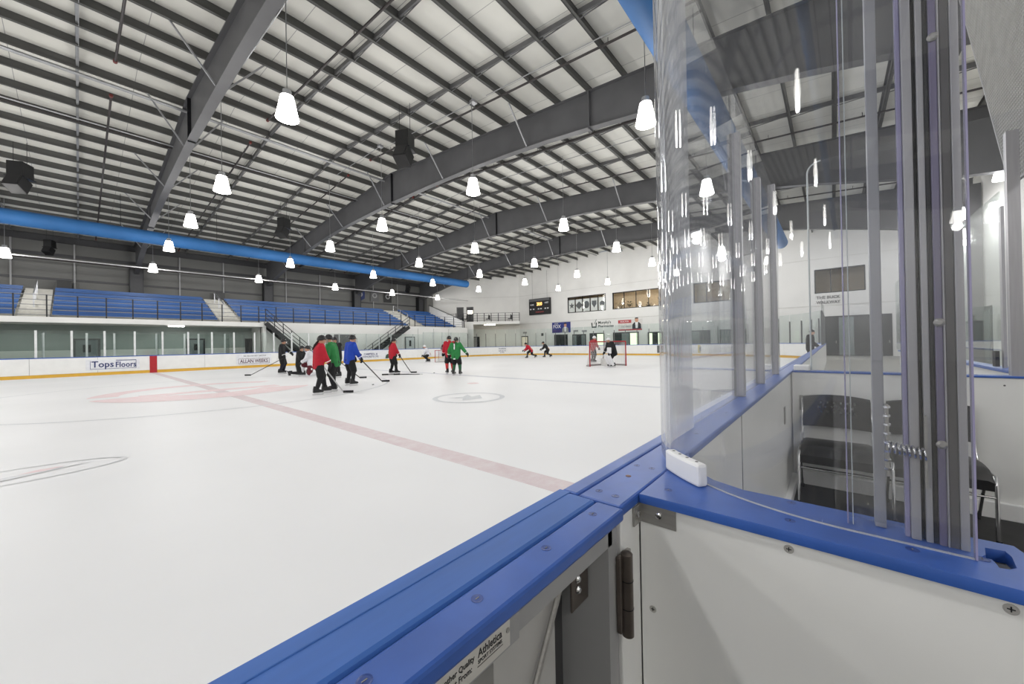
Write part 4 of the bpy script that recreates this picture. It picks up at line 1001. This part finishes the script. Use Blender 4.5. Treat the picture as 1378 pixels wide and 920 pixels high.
# rounded clear sheet standing on the far divider
r = .10; prof = [(.16, HC), (.16, 2.95)]+[(.16-r+r*math.cos(R(a)), 2.95+r*math.sin(R(a))) for a in range(0, 91, 15)]+[(-1.12, 3.05), (-1.12, HC)]
sh2 = thing('divider_shield', 'clear sheet with rounded corner standing on the far divider', 'glass', (4.5, -.8, HC))
MB().prism(prof, lambda a, b: (4.495, a, b), lambda a, b: (4.505, a, b)).build('acrylic_sheet', GL, sh2)
MB().tube([(4.5, p[0], p[1]) for p in prof[:9]], .007, 6).build('sheet_edge', MATS['pale_edge'], sh2)
MB().box(4.47, 4.53, -1.05, -.99, HC, 2.9).build('glass_post', ALU, sh2)
# back boards of the next bench, with glass
bb = thing('bench_back_boards', 'low back boards with blue cap, posts and green tinted glass', 'partition', (8, -1.15, .05))
MB().box(4.6, 12.0, -1.22, -1.10, HC-.02, HC+.01).build('cap_slab', BLUE, bb, bevel=.005)
MB().box(4.6, 12.0, -1.19, -1.13, .05, HC-.02).build('board_panel', WHITEB, bb)
for k in range(5):
    x = 5.4+1.5*k
    MB().box(x-.03, x+.03, -1.170, -1.150, HC+.01, 2.55).build('glass_post', ALU, bb)
    MB().box(x+.04, x+1.46, -1.165, -1.155, HC+.01, 2.7).build('glass_pane', GF, bb)
MB().box(5.36, 5.44, -1.125, -1.10, HC+.02, HC+.16).build('post_clamp', BLACK, bb)
dn_ = struct(MB().box(29.5, 32.0, YN, YN+.05, 0, 2.9).build('door_20', BLACKM), 'dark framed glazed door in the wall behind the benches')
MB().box(29.7, 30.7, YN+.05, YN+.08, .05, 2.7).build('pane', MGL, dn_); MB().box(30.8, 31.8, YN+.05, YN+.08, .05, 2.7).build('pane', DGL, dn_)
# safety netting above the back glass
nm = MB(); rnd = random.Random(3)
x = .9
while x < 7.2:
    zb = 2.72+max(0, x-5.4)*1.8; nm.box(x-.005, x+.005, -1.224, -1.216, zb, 7.0); x += .034
z = 2.74
while z < 7.0:
    x1 = min(7.2, 5.4+(z-2.72)/1.8); nm.box(.9, x1, -1.223, -1.217, z-.005, z+.005); z += .034
net = thing('safety_netting', 'fine grey safety netting hung above the bench glass', 'netting', (3.2, -1.22, 2.7))
nn = nm.build('net_mesh', mat('net_cord', (150, 150, 147), .8), net); nn['kind'] = 'stuff'
MB().tube([(.9, -1.22, 2.72), (5.4, -1.22, 2.72), (7.2, -1.22, 5.96), (7.2, -1.22, 7.0)], .012, 6).build('net_border', GREYP, net)
MB().cyl((.9, -1.22, 7.0), (7.2, -1.22, 7.0), .015, n=6).build('net_cable', GREYP, net)
for x in (1.0, 7.1): MB().cyl((x, -1.22, 7.0), (x, -1.22, roof(-1.2)+.02), .008, n=5).build('net_hanger', GREYP, net)

# chairs in the scorers box (they face the camera end of the box: -X)
SEATL = mat('black_vinyl', (26, 26, 28), .35, 0, .15, 12, .02)
def make_chair():
    t = thing('stacking_chair', 'x', 'chair', (0, 0, 0), 0, 'black stacking chairs in the scorers box')
    mb = MB(); n = 10; vs = []; fs = []
    for i in range(n+1):       # seat pad with rolled front
        u = i/n; x = -.23+.46*u; z = .455+.02*math.sin(u*3.1)-.05*max(0, .18-u)/.18
        for y, dz in ((-.225, -.012), (-.2, 0), (.2, 0), (.225, -.012)): vs.append((x, y, z+dz))
        for y, dz in ((.225, -.02), (-.225, -.02)): vs.append((x, y, z-.045+dz))
    for i in range(n):
        for k in range(6): fs.append((6*i+k, 6*i+(k+1) % 6, 6*i+6+(k+1) % 6, 6*i+6+k))
    fs += [(5, 4, 3, 2, 1, 0), tuple(6*n+k for k in range(6))]
    mb.add(vs, fs).build('seat', SEATL, t, smooth=True, world=False)
    holes = []
    for r_ in range(3):
        for c_ in range(6): holes.append((-.12+.048*c_+(.012 if r_ % 2 else 0), .735-.035*r_))
    # backrest: curved plate made of a grid with small perforations left open
    mb = MB(); W, Z0, Z1 = .225, .56, .84; nx, nz = 30, 14
    def P(i, j, o):
        y = -W+2*W*i/nx; z = Z0+(Z1-Z0)*j/nz; x = .235+.06*(z-Z0)/.3+.05*(1-(y/W)**2)+o
        if j == nz: z += -.02*(y/W)**2
        return (x, y, z)
    hs = {(6+3*c_+(1 if r_ % 2 else 0), 6+2*r_) for c_ in range(6) for r_ in range(3)}
    idx = {}
    vs = []; fs = []
    for o in (0, 1):
        for j in range(nz+1):
            for i in range(nx+1): idx[(i, j, o)] = len(vs); vs.append(P(i, j, .014*o))
    for j in range(nz):
        for i in range(nx):
            if (i, j) in hs:
                for (a, b), (c, d_) in (((i, j), (i+1, j)), ((i+1, j), (i+1, j+1)), ((i+1, j+1), (i, j+1)), ((i, j+1), (i, j))):
                    fs.append((idx[(a, b, 0)], idx[(c, d_, 0)], idx[(c, d_, 1)], idx[(a, b, 1)]))
                continue
            fs.append((idx[(i, j, 0)], idx[(i, j+1, 0)], idx[(i+1, j+1, 0)], idx[(i+1, j, 0)])); fs.append((idx[(i, j, 1)], idx[(i+1, j, 1)], idx[(i+1, j+1, 1)], idx[(i, j+1, 1)]))
    for i in range(nx):
        fs.append((idx[(i, 0, 0)], idx[(i+1, 0, 0)], idx[(i+1, 0, 1)], idx[(i, 0, 1)])); fs.append((idx[(i, nz, 1)], idx[(i+1, nz, 1)], idx[(i+1, nz, 0)], idx[(i, nz, 0)]))
    for j in range(nz):
        fs.append((idx[(0, j, 1)], idx[(0, j+1, 1)], idx[(0, j+1, 0)], idx[(0, j, 0)])); fs.append((idx[(nx, j, 0)], idx[(nx, j+1, 0)], idx[(nx, j+1, 1)], idx[(nx, j, 1)]))
    mb.add(vs, fs).build('backrest', BLACK, t, smooth=True, world=False)
    for s in (-1, 1):
        MB().tube([(-.235, s*.235, .0), (-.225, s*.235, .38), (-.19, s*.235, .425), (.20, s*.235, .425), (.25, s*.232, .5), (.30, s*.228, .80)], .0105, 8).build('side_frame', CHROME, t, smooth=True, world=False)
        MB().tube([(-.02, s*.235, .42), (.10, s*.237, .22), (.235, s*.24, .0)], .0105, 8).build('leg', CHROME, t, smooth=True, world=False)
        for x in (-.235, .235): MB().lathe([(.012, 0), (.016, .004), (.014, .03)], (x, s*.2375, 0), 10).build('foot_cap', BLACK, t, smooth=True, world=False)
    for x, z in ((-.228, .30), (.1, .22)): MB().cyl((x, -.235, z), (x, .235, z), .008, n=8).build('stretcher', CHROME, t, smooth=True, world=False)
    return t
ch = make_chair(); ch.location = (4.08, -.005, .05); ch['label'] = 'black perforated chair with chrome legs in the box corner'
c2 = copy_tree(ch); c2.location = (4.08, -.55, .05); c2['label'] = 'black chair with chrome legs half hidden behind the shield frame'

# ------------------------------------------------------------------ people
def remesh(mb, voxel, sm=4):
    me = mb.mesh('tmp'); o = bpy.data.objects.new('tmp', me); C.objects.link(o)
    r_ = o.modifiers.new('r', 'REMESH'); r_.mode = 'VOXEL'; r_.voxel_size = voxel
    s_ = o.modifiers.new('s', 'SMOOTH'); s_.iterations = sm; s_.factor = .5
    bpy.context.view_layer.update()
    out = bpy.data.meshes.new_from_object(o.evaluated_get(bpy.context.evaluated_depsgraph_get()))
    bpy.data.objects.remove(o); out.polygons.foreach_set('use_smooth', [True]*len(out.polygons)); return out
def put(me, name, m, parent):
    me.name = name; me.materials.clear(); me.materials.append(m); o = bpy.data.objects.new(name, me); C.objects.link(o); o.parent = parent; return o
def ik(a, c, l1, l2, bend):
    a, c = Vector(a), Vector(c); d = c-a; L = min(d.length, (l1+l2)*.995); c = a+d.normalized()*L; d = d.normalized()
    x = (l1*l1-l2*l2+L*L)/(2*L); h = math.sqrt(max(0, l1*l1-x*x)); b = Vector(bend); b = (b-d*b.dot(d)).normalized()
    return a+d*x+b*h, c
HANDS = {}
HELM = {'black': mat('helmet_black', (22, 22, 24), .3), 'white': mat('helmet_white', (226, 226, 228), .3)}
def cloth(rgb): return mat('cloth_%d_%d_%d' % rgb, rgb, .85, 0, .14, 7, .25)
def person(label, loc, rz, jersey, pants=(20, 20, 22), socks=(26, 26, 28), helmet='black', gloves=(24, 24, 26), lean=.12, hipz=.93, ankL=(.02, .13), ankR=(-.02, -.13),
           hL=(.30, .22, .95), hR=(.30, -.22, .95), kneeL=None, kneeR=None, skates=True, hair=None, mark=None, face=0., goalie=False, sc=1.02, hemm=(235, 235, 235), cap=False, footL=0., footR=0.):
    t = thing('person', label, 'person', loc, rz, None); t.scale = (sc, sc, sc)
    up = Vector((math.sin(lean), 0, math.cos(lean))); pel = Vector((-.25*math.sin(lean)*.5, 0, hipz))
    chest = pel+up*.38; neck = pel+up*.56; head = neck+Vector((.06+.05*math.sin(lean), 0, .135))
    sh = {1: pel+up*.50+Vector((0, .19, 0)), -1: pel+up*.50+Vector((0, -.19, 0))}
    hip = {1: pel+Vector((0, .10, -.03)), -1: pel+Vector((0, -.10, -.03))}
    hand = {1: Vector(hL), -1: Vector(hR)}; az = .15 if skates else .09
    ank = {1: Vector((ankL[0], ankL[1], ankL[2] if len(ankL) > 2 else az)), -1: Vector((ankR[0], ankR[1], ankR[2] if len(ankR) > 2 else az))}
    elb = {}; kn = {}
    for s in (1, -1):
        elb[s], hand[s] = ik(sh[s], hand[s], .30, .27, (-.6, .45*s, -.5))
        kk = kneeL if s == 1 else kneeR
        if kk: kn[s] = Vector(kk)
        else: kn[s], ank[s] = ik(hip[s], ank[s], .385, .385, (1, .12*s, 0))
    HANDS[label] = [Matrix.LocRotScale(Vector(loc), Matrix.Rotation(rz, 3, 'Z').to_quaternion(), Vector((sc, sc, sc))) @ (hand[q]+(hand[q]-elb[q]).normalized()*.05) for q in (1, -1)]
    # continuous body
    b = MB()
    b.capsule(pel+Vector((0, .07, 0)), chest+Vector((0, .08, 0)), .115, .12).capsule(pel-Vector((0, .07, 0)), chest-Vector((0, .08, 0)), .115, .12)
    b.capsule(chest, neck, .10, .06).capsule(neck, head-Vector((.01, 0, .05)), .055)
    b.ball(head, .1, 14, 10, (1.0, .82, 1.22)); b.ball(head+Vector((.035, 0, -.065)), .062, 10, 8, (1, .95, .9))
    b.capsule(head+Vector((.095, 0, .0)), head+Vector((.112, 0, -.03)), .012, .016)      # nose
    for s in (1, -1):
        b.ball(head+Vector((-.005, s*.085, -.01)), .028, 8, 6, (.7, .45, 1.2))           # ears
        b.capsule(chest+Vector((0, .1*s, .06)), sh[s], .075, .075).capsule(sh[s], elb[s], .062, .05).capsule(elb[s], hand[s], .048, .035)
        b.capsule(hip[s], kn[s], .098, .066).capsule(kn[s], ank[s], .06, .034); b.capsule(ank[s], ank[s]+Vector((.10, 0, -.035)), .03, .026)
    body = put(remesh(b, .018, 3), 'body', SKIN, t)
    for s in (1, -1): MB().ball(head+Vector((.088, s*.036, .015)), .011, 8, 6).build('eye', INK, body, world=False)
    MB().bar(head+Vector((.088, -.028, -.072)), head+Vector((.088, .028, -.072)), .016, .01).build('mouth', mat('lips', (150, 84, 80), .5), body, world=False)
    # jersey / jacket
    j = MB(); big = 1.35 if goalie else 1.
    j.capsule(pel+Vector((0, .085, -.10)), chest+Vector((0, .09, .02)), .14*big, .145*big).capsule(pel-Vector((0, .085, .10)), chest+Vector((0, -.09, .02)), .14*big, .145*big)
    j.capsule(chest, neck-up*.02, .13, .085)
    for s in (1, -1):
        j.capsule(chest+Vector((0, .1*s, .07)), sh[s], .098*big, .102*big).capsule(sh[s], elb[s], .096*big, .078).capsule(elb[s], elb[s]+(hand[s]-elb[s])*.78, .085, .07)
    jme = remesh(j, .022, 5)
    for v in jme.vertices:          # flat hem
        d_ = (v.co-pel).dot(up)
        if d_ < -.19: v.co += up*(-.19-d_)
    jm = put(jme, 'jersey', cloth(jersey), t)
    # hem stripe
    if mark == '1':
        for kx, body_ in ((-1, '1'),):
            M = Matrix.Translation(chest-Vector((.175, 0, -.0))) @ Matrix.Rotation(lean, 4, 'Y') @ Matrix(((0, 0, -1, 0), (-1, 0, 0, 0), (0, 1, 0, 0), (0, 0, 0, 1)))
            tx = text('1', 'jersey_number', cloth((232, 232, 232)), None, M, .36, True, .012); tx.parent = jm
    if hemm:
        for s in (1, -1):
            p = elb[s]+(hand[s]-elb[s])*.62; q = elb[s]+(hand[s]-elb[s])*.70
            MB().cyl(p, q, .083, .081, 12).build('cuff_stripe', cloth(hemm), jm, smooth=True, world=False)
        MB().box(-.02, .05, .15, .162, hipz-.2, hipz-.16).build('hem_tag', cloth(hemm), jm, world=False)
        MB().box(-.20, -.185, -.05, .04, hipz-.19, hipz-.14).build('hem_tag', cloth(hemm), jm, world=False)
    # pants
    p = MB(); p.capsule(pel+Vector((0, .07, -.05)), pel-Vector((0, .07, .05)), .125)
    for s in (1, -1): p.capsule(hip[s]+(kn[s]-hip[s])*.12, hip[s]+(kn[s]-hip[s])*.92, .13 if skates else .112, .115 if skates else .085)
    put(remesh(p, .024, 4), 'pants', cloth(pants), t)
    for s in (1, -1):
        d = (kn[s]-ank[s]).normalized()
        k = MB(); k.capsule(kn[s]+d*.0, ank[s]+d*.07, .088 if skates else .08, .062)
        if skates: k.ball(kn[s]+Vector((.03, 0, 0)), .085, 10, 8)
        so = put(remesh(k, .024, 2), 'sock' if skates else 'trouser_leg', cloth(socks if skates else pants), t)
        if goalie:
            f = Vector((1, 0, 0)); a0 = ank[s]; c0 = (kn[s]+ank[s])/2+Vector((.09, 0, .06))
            ax = (kn[s]-ank[s]).normalized(); M = Matrix.Translation(c0) @ Vector((0, 0, 1)).rotation_difference(ax).to_matrix().to_4x4()
            MB().box(-.05, .06, -.15, .15, -.30, .36, M).build('leg_pad', HELM['white'], t, bevel=.03, world=False)
        # skate or shoe
        fo = footL if s == 1 else footR
        M = Matrix.Translation(ank[s]) @ Matrix.Rotation(fo, 4, 'Y')
        if skates:
            bt = MB(); prof = [(-.10, -.075), (.17, -.075), (.19, -.045), (.17, -.01), (.07, .02), (.045, .10), (-.075, .12), (-.095, .03)]
            bt.prism(prof, lambda a, c: M @ Vector((a, -.042, c)), lambda a, c: M @ Vector((a, .042, c)))
            sk = bt.build('skate', HELM['black'], t, bevel=.012, world=False)
            MB().prism([(-.08, -.115), (.15, -.115), (.16, -.075), (-.085, -.075)], lambda a, c: M @ Vector((a, -.012, c)), lambda a, c: M @ Vector((a, .012, c))).build('blade_holder', HELM['white'], sk, world=False)
            MB().prism([(-.11, -.147), (.18, -.147), (.195, -.115), (-.12, -.115)], lambda a, c: M @ Vector((a, -.003, c)), lambda a, c: M @ Vector((a, .003, c))).build('skate_blade', CHROME, sk, world=False)
        else:
            MB().prism([(-.09, -.09), (.17, -.09), (.18, -.06), (.08, -.02), (.03, .02), (-.08, .02)], lambda a, c: M @ Vector((a, -.045, c)), lambda a, c: M @ Vector((a, .045, c))).build('shoe', BLACK, t, bevel=.012, world=False)
        # glove: palm, four fingers, thumb
        g = MB(); hd = (hand[s]-elb[s]).normalized(); side = hd.cross(Vector((0, 0, 1)));
        side = side.normalized() if side.length > .05 else Vector((0, 1, 0)); nrm = side.cross(hd)
        pc = hand[s]+hd*.03; gs = 1. if skates else .62
        g.capsule(hand[s]-hd*.09, pc, .062*gs+.004, .058*gs)
        for q in range(4):
            o_ = pc+side*(.036-.024*q)*gs*1.2+hd*.03; l_ = (.055, .066, .062, .048)[q]
            g.capsule(o_, o_+hd*l_*.6-nrm*.02, .021*gs+.002).capsule(o_+hd*l_*.6-nrm*.02, o_+hd*l_*.75-nrm*.06, .019*gs+.002)
        g.capsule(hand[s]+side*.05*gs-hd*.01, hand[s]+side*.075*gs+hd*.05-nrm*.03, .022*gs+.002)
        go = put(remesh(g, .012, 2), 'glove' if skates else 'hand', cloth(gloves) if skates else SKIN, t)
        if goalie and s == 1:
            MB().box(-.05, .05, -.17, .17, -.02, .30, Matrix.Translation(hand[s])).build('blocker', HELM['white'], go, bevel=.03, world=False)
    # helmet with cage, or cap
    if not cap:
        h = MB(); n = 16; vs = []; fs = []
        rings = [(0, 1.0), (25, 1), (50, 1), (72, 1), (90, 1), (104, 1)]
        for kk, (a, _) in enumerate(rings):
            for i in range(n):
                p_ = 2*math.pi*i/n; rr = math.sin(R(a)); zz = math.cos(R(a))
                if a > 90 and math.cos(p_) > .35: zz = 0.02; rr = 1.0
                vs.append(head+Vector((.132*rr*math.cos(p_)-.008, .108*rr*math.sin(p_), .015+.135*zz)))
        for kk in range(len(rings)-1):
            for i in range(n): fs.append((kk*n+i, kk*n+n+i, kk*n+n+(i+1) % n, kk*n+(i+1) % n))
        h.add(vs, fs); ho = h.build('helmet', HELM[helmet], t, smooth=True, world=False); so_ = ho.modifiers.new('thick', 'SOLIDIFY'); so_.thickness = .014
        MB().bar(head+Vector((-.13, 0, .06)), head+Vector((.10, 0, .125)), .03, .015).build('helmet_ridge', HELM['white' if helmet == 'black' else 'black'], ho, world=False)
        c_ = MB()
        for z in (-.02, -.055, -.09, -.12): c_.tube([head+Vector((.10*math.cos(a)+.055-.0, .095*math.sin(a), z)) for a in [R(q) for q in range(-80, 81, 20)]], .004, 5)
        for y in (-.06, -.02, .02, .06): c_.tube([head+Vector((.055+.1*math.sqrt(max(0, 1-(y/.095)**2)), y, z)) for z in (.03, -.04, -.12)], .004, 5)
        c_.build('face_cage', CHROME, ho, world=False)
    else:
        MB().ball(head+Vector((-.005, 0, .045)), .108, 14, 8, (1.02, .86, .8)).build('winter_hat', cloth((24, 24, 26)), t, smooth=True, world=False)
    if hair:
        hh = MB(); hh.capsule(head+Vector((-.10, 0, -.03)), neck+Vector((-.13, 0, -.02)), .03, .034).capsule(neck+Vector((-.13, 0, -.02)), chest+Vector((-.185, .01, .02)), .034, .016)
        put(remesh(hh, .015, 2), 'hair', cloth(hair), t)
    return t
# view direction helper: heading that shows a person's back is the azimuth from the camera
def az(x, y): return math.atan2(y, x)
def stick(label, grip, heel, rz_blade, colour=(40, 36, 34)):
    g, h = Vector(grip), Vector(heel); t = thing('hockey_stick', label, 'hockey stick', (h.x, h.y, 0), 0, 'hockey sticks')
    MB().bar(g, h, .022, .032).build('shaft', mat('stick_%d' % colour[0], colour, .4), t)
    d = Vector((math.cos(rz_blade), math.sin(rz_blade), 0)); mb = MB(); vs = []; n = 5; sd = Vector((-d.y, d.x, 0))
    for k in range(n+1):
        u = k/n; p = h+d*.30*u+sd*.03*u*u; 
        for s_, z in ((-.006, max(.004, h.z-.035)), (.006, max(.004, h.z-.035)), (.006, max(.004, h.z-.035)+.07), (-.006, max(.004, h.z-.035)+.07)): vs.append((p.x+sd.x*s_, p.y+sd.y*s_, z))
    fs = []
    for k in range(n):
        for i in range(4): fs.append((4*k+i, 4*k+(i+1) % 4, 4*k+4+(i+1) % 4, 4*k+4+i))
    fs += [(3, 2, 1, 0), tuple(4*n+i for i in range(4))]
    mb.add(vs, fs).build('blade', mat('stick_tape', (30, 30, 32), .7), t)
    g2 = g+(h-g).normalized()*.14; MB().bar(g, g2, .028, .038).build('grip_tape', mat('white_tape', (220, 220, 220), .8), t)
    return t
RED = (176, 24, 44); GRN = (38, 122, 62); BLU = (24, 64, 168); BLK = (22, 22, 25); WHT = (216, 216, 222)
IMR = math.atan2(-.758, .652)        # heading that points to the right of the picture
IML = IMR+math.pi
AWAY = math.atan2(.652, .758)
TOW = AWAY+math.pi
# players round centre ice
person('player in black jersey and black helmet standing at the left with one arm out', (7.17, 22.6, 0), IMR+.35, BLK, socks=(24, 24, 40), hL=(.42, .10, 1.02), hR=(.18, -.28, .82), lean=.06, ankL=(.04, .12), ankR=(-.06, -.12), sc=1.07)
person('player in black jersey kneeling on one knee near the far boards', (7.4, 20.75, 0), IMR, BLK, socks=(22, 22, 24), lean=.12, hipz=.56, kneeR=(.05, -.12, .10), ankR=(-.40, -.14, .12), kneeL=(.36, .12, .50), ankL=(.34, .12), hL=(.40, .16, .60), hR=(.36, -.14, .62), footR=R(75), sc=1.08)
person('player in white jersey kneeling between the black kneeler and the red player', (7.39, 19.32, 0), IML+.3, WHT, pants=(90, 26, 36), socks=(210, 210, 214), lean=.16, hipz=.56, kneeL=(.05, .12, .10), ankL=(-.40, .14, .12), kneeR=(.36, -.12, .50), ankR=(.34, -.12), hL=(.38, .16, .62), hR=(.36, -.14, .62), footL=R(75), sc=1.08)
person('player in red jersey with back turned, largest of the skaters', (4.66, 11.62, 0), IMR+.75, RED, socks=(24, 24, 26), lean=.08, hL=(.28, .14, .98), hR=(.24, -.22, .90), ankL=(.20, .10), ankR=(-.10, -.12), hair=(40, 30, 28), sc=1.0)
person('player in green jersey facing the red player at the front', (5.30, 12.05, 0), IML+.1, GRN, socks=(32, 32, 34), lean=.20, hL=(.34, .24, 1.02), hR=(.36, -.14, .98), ankL=(-.02, .12), ankR=(.06, -.14), sc=1.03, gloves=(150, 158, 152))
person('player in dark jersey half hidden behind the blue player', (7.7, 17.2, 0), TOW-.3, BLK, socks=(22, 22, 24), lean=.14, hL=(.32, .2, .9), hR=(.32, -.2, .9), sc=1.06)
person('player in royal blue jersey standing at the right of the group', (6.38, 13.25, 0), IMR+.9, BLU, socks=(26, 26, 28), lean=.14, hL=(.34, .26, .92), hR=(.34, -.26, .80), ankL=(.02, .16), ankR=(.0, -.20), sc=1.04)
person('player in red jersey standing alone with stick on the ice', (10.25, 16.75, 0), IMR+.7, RED, socks=(26, 26, 28), lean=.05, hL=(.26, .22, .95), hR=(.34, -.18, .82), ankL=(-.02, .14), ankR=(.14, -.16), hair=(52, 36, 28), sc=1.02)
person('player in red jersey half hidden behind the green number one player', (11.75, 14.1, 0), AWAY+.5, RED, socks=(200, 60, 60), lean=.05, sc=1.05)
person('player in green jersey numbered 1 seen from behind with arm out', (11.35, 13.2, 0), AWAY-.25, GRN, socks=(40, 92, 62), lean=.02, hL=(-.02, .34, .90), hR=(.10, -.52, .98), ankL=(.0, .12), ankR=(.0, -.20), hair=(66, 44, 32), mark='1', sc=1.0)
# far goal group
person('goaltender in white jersey crouching beside the small far net', (19.15, 25.73, 0), IML+.1, WHT, pants=BLK, socks=BLK, helmet='white', lean=.55, hipz=.62, ankL=(.05, .18), ankR=(.0, -.18), hL=(.46, .24, .55), hR=(.45, -.24, .5), sc=1.05)
person('player in maroon jersey leaning over the small far net', (20.85, 25.6, 0), TOW, (92, 30, 40), socks=(200, 200, 205), lean=.45, hipz=.86, hL=(.42, .2, 1.05), hR=(.42, -.2, 1.05), hair=(30, 24, 22), sc=1.05)
# two fast skaters
person('player in red jersey skating hard toward the left far away', (28.0, 21.8, 0), IML-.2, RED, socks=(60, 60, 62), lean=.85, hipz=.78, ankL=(.30, .12), ankR=(-.45, -.16, .22), hL=(.62, .2, .72), hR=(.55, -.22, .68), sc=1.06, footR=R(30))
person('player in black jersey skating behind the far red skater', (29.9, 21.2, 0), IML-.2, BLK, socks=(40, 40, 44), lean=.7, hipz=.80, ankL=(-.35, .12, .2), ankR=(.28, -.14), hL=(.58, .2, .8), hR=(.55, -.22, .75), sc=1.06, footL=R(25))
# right goal group
person('goaltender in black jersey with white pads and white mask by the red goal', (19.45, 9.35, 0), IML+.25, BLK, socks=(215, 215, 218), helmet='white', lean=.38, hipz=.82, ankL=(.06, .20), ankR=(.02, -.22), hL=(.36, .30, .78), hR=(.36, -.30, .75), goalie=True, sc=1.03)
person('player in red jersey and white helmet standing behind the goal', (23.5, 12.75, 0), IMR+.5, (150, 40, 48), socks=(60, 60, 62), helmet='white', lean=.15, sc=1.06)
person('coach in black jacket and dark hat standing far along the near boards', (24.0, .88, 0), TOW+.6, (26, 26, 28), pants=(24, 24, 26), skates=True, cap=True, lean=.04, hL=(.24, .12, 1.0), hR=(.24, -.12, 1.0), hemm=None, sc=1.06)
# sticks
def held(label, who, side, heel, rzb, colour=(40, 36, 34)):
    h = [v for k_, v in HANDS.items() if k_.startswith(who)][0][side]; hl = Vector(heel); d = (h-hl).normalized()
    stick(label, h+d*.12, hl, rzb, colour)
held('hockey stick held behind the black clad player at left', 'player in black jersey and black helmet', 1, (5.79, 22.8, .04), IML)
held('hockey stick held by the royal blue player', 'player in royal blue', 1, (7.75, 13.45, .04), IMR)
held('hockey stick held by the lone red player', 'player in red jersey standing alone', 1, (11.15, 16.5, .04), IMR)
held('grey hockey stick held by the front green player', 'player in green jersey facing', 0, (5.25, 11.34, .04), IMR, (190, 190, 192))
held('hockey stick held by the half hidden dark player', 'player in dark jersey', 0, (8.1, 15.9, .04), IMR)
for k, (x, y, a, l) in enumerate(((9.75, 16.3, IMR+.1, 'hockey stick lying on the ice left of the red player\'s skates'), (10.1, 15.85, IMR-.05, 'hockey stick lying on the ice below the red player\'s skates'))):
    d = Vector((math.cos(a), math.sin(a), 0)); stick(l, Vector((x, y, .03))+d*1.1, Vector((x, y, .03)), a+math.pi)
for k, (x, y, l) in enumerate(((7.0, 12.75, 'black puck right of the royal blue player'), (11.75, 15.35, 'black puck beside the lone red player\'s stick'), (8.2, 19.6, 'black puck by the kneeling players'))):
    tag(MB().lathe([(.036, 0), (.038, .003), (.038, .022), (.036, .025)], (x, y, 0), 16).build('puck', BLACK, smooth=True), l, 'puck', 'pucks')
# goals
def goal(label, loc, rz, s=1.):
    t = thing('hockey_goal', label, 'goal', loc, rz); t.scale = (s, s, s)
    GRD = mat('goal_red', (168, 34, 44), .4); W, Hh, D = .92, 1.22, .9
    for y in (-W, W): MB().cyl((0, y, 0), (0, y, Hh), .03, n=10).build('goal_post', GRD, t, smooth=True, world=False)
    MB().cyl((0, -W, Hh), (0, W, Hh), .03, n=10).build('crossbar', GRD, t, smooth=True, world=False)
    GW_ = mat('goal_frame_grey', (150, 144, 142), .5)
    base = [(0, -W, .03)]+[(-D*math.sin(R(a)), -W-.12+(2*W+.24)*(1-math.cos(R(a)))/2, .03) for a in range(20, 161, 20)]+[(0, W, .03)]
    MB().tube(base, .045, 8).build('base_frame', GW_, t, smooth=True, world=False)
    MB().tube([(0, -W, Hh), (-.42, -W*.7, Hh), (-.5, 0, Hh), (-.42, W*.7, Hh), (0, W, Hh)], .025, 8).build('top_shelf', GRD, t, smooth=True, world=False)
    MB().tube([(-.5, 0, Hh), (-.55, 0, .6), (-D, 0, .03)], .03, 8).build('back_brace', GW_, t, smooth=True, world=False)
    nt_ = MB(); top = [(0, -W, Hh), (-.3, -W*.85, Hh), (-.47, -.4, Hh), (-.5, 0, Hh), (-.47, .4, Hh), (-.3, W*.85, Hh), (0, W, Hh)]
    m_ = 36
    def li(pp, u):
        u *= len(pp)-1; k = min(int(u), len(pp)-2); return Vector(pp[k]).lerp(Vector(pp[k+1]), u-k)
    for k in range(m_+1):
        a, b = li(top, k/m_), li(base, k/m_); nt_.cyl(a, b, .006, n=4, caps=False)
    for j in range(1, 14):
        prev = None
        for k in range(m_+1):
            p = li(top, k/m_).lerp(li(base, k/m_), j/14)
            if prev is not None: nt_.cyl(prev, p, .006, n=4, caps=False)
            prev = p
    for k in range(1, 12):
        y = -W+2*W*k/12; nt_.cyl((0, y, Hh), (-.5*math.sqrt(max(0, 1-(y/W)**2)), y, Hh), .006, n=4, caps=False)
    nt_.build('goal_net', mat('net_white', (214, 212, 210), .8), t, world=False)
    MB().box(-D, -.1, -.06, .06, .0, .35).build('net_skirt', mat('skirt_white', (215, 214, 212), .8), t, world=False)
goal('red framed hockey goal beside the goaltender in black', (20.2, 10.0, 0), TOW+.1, 1.18)
goal('small white and maroon goal beside the crouching white goaltender', (19.6, 25.2, 0), IML, .8)
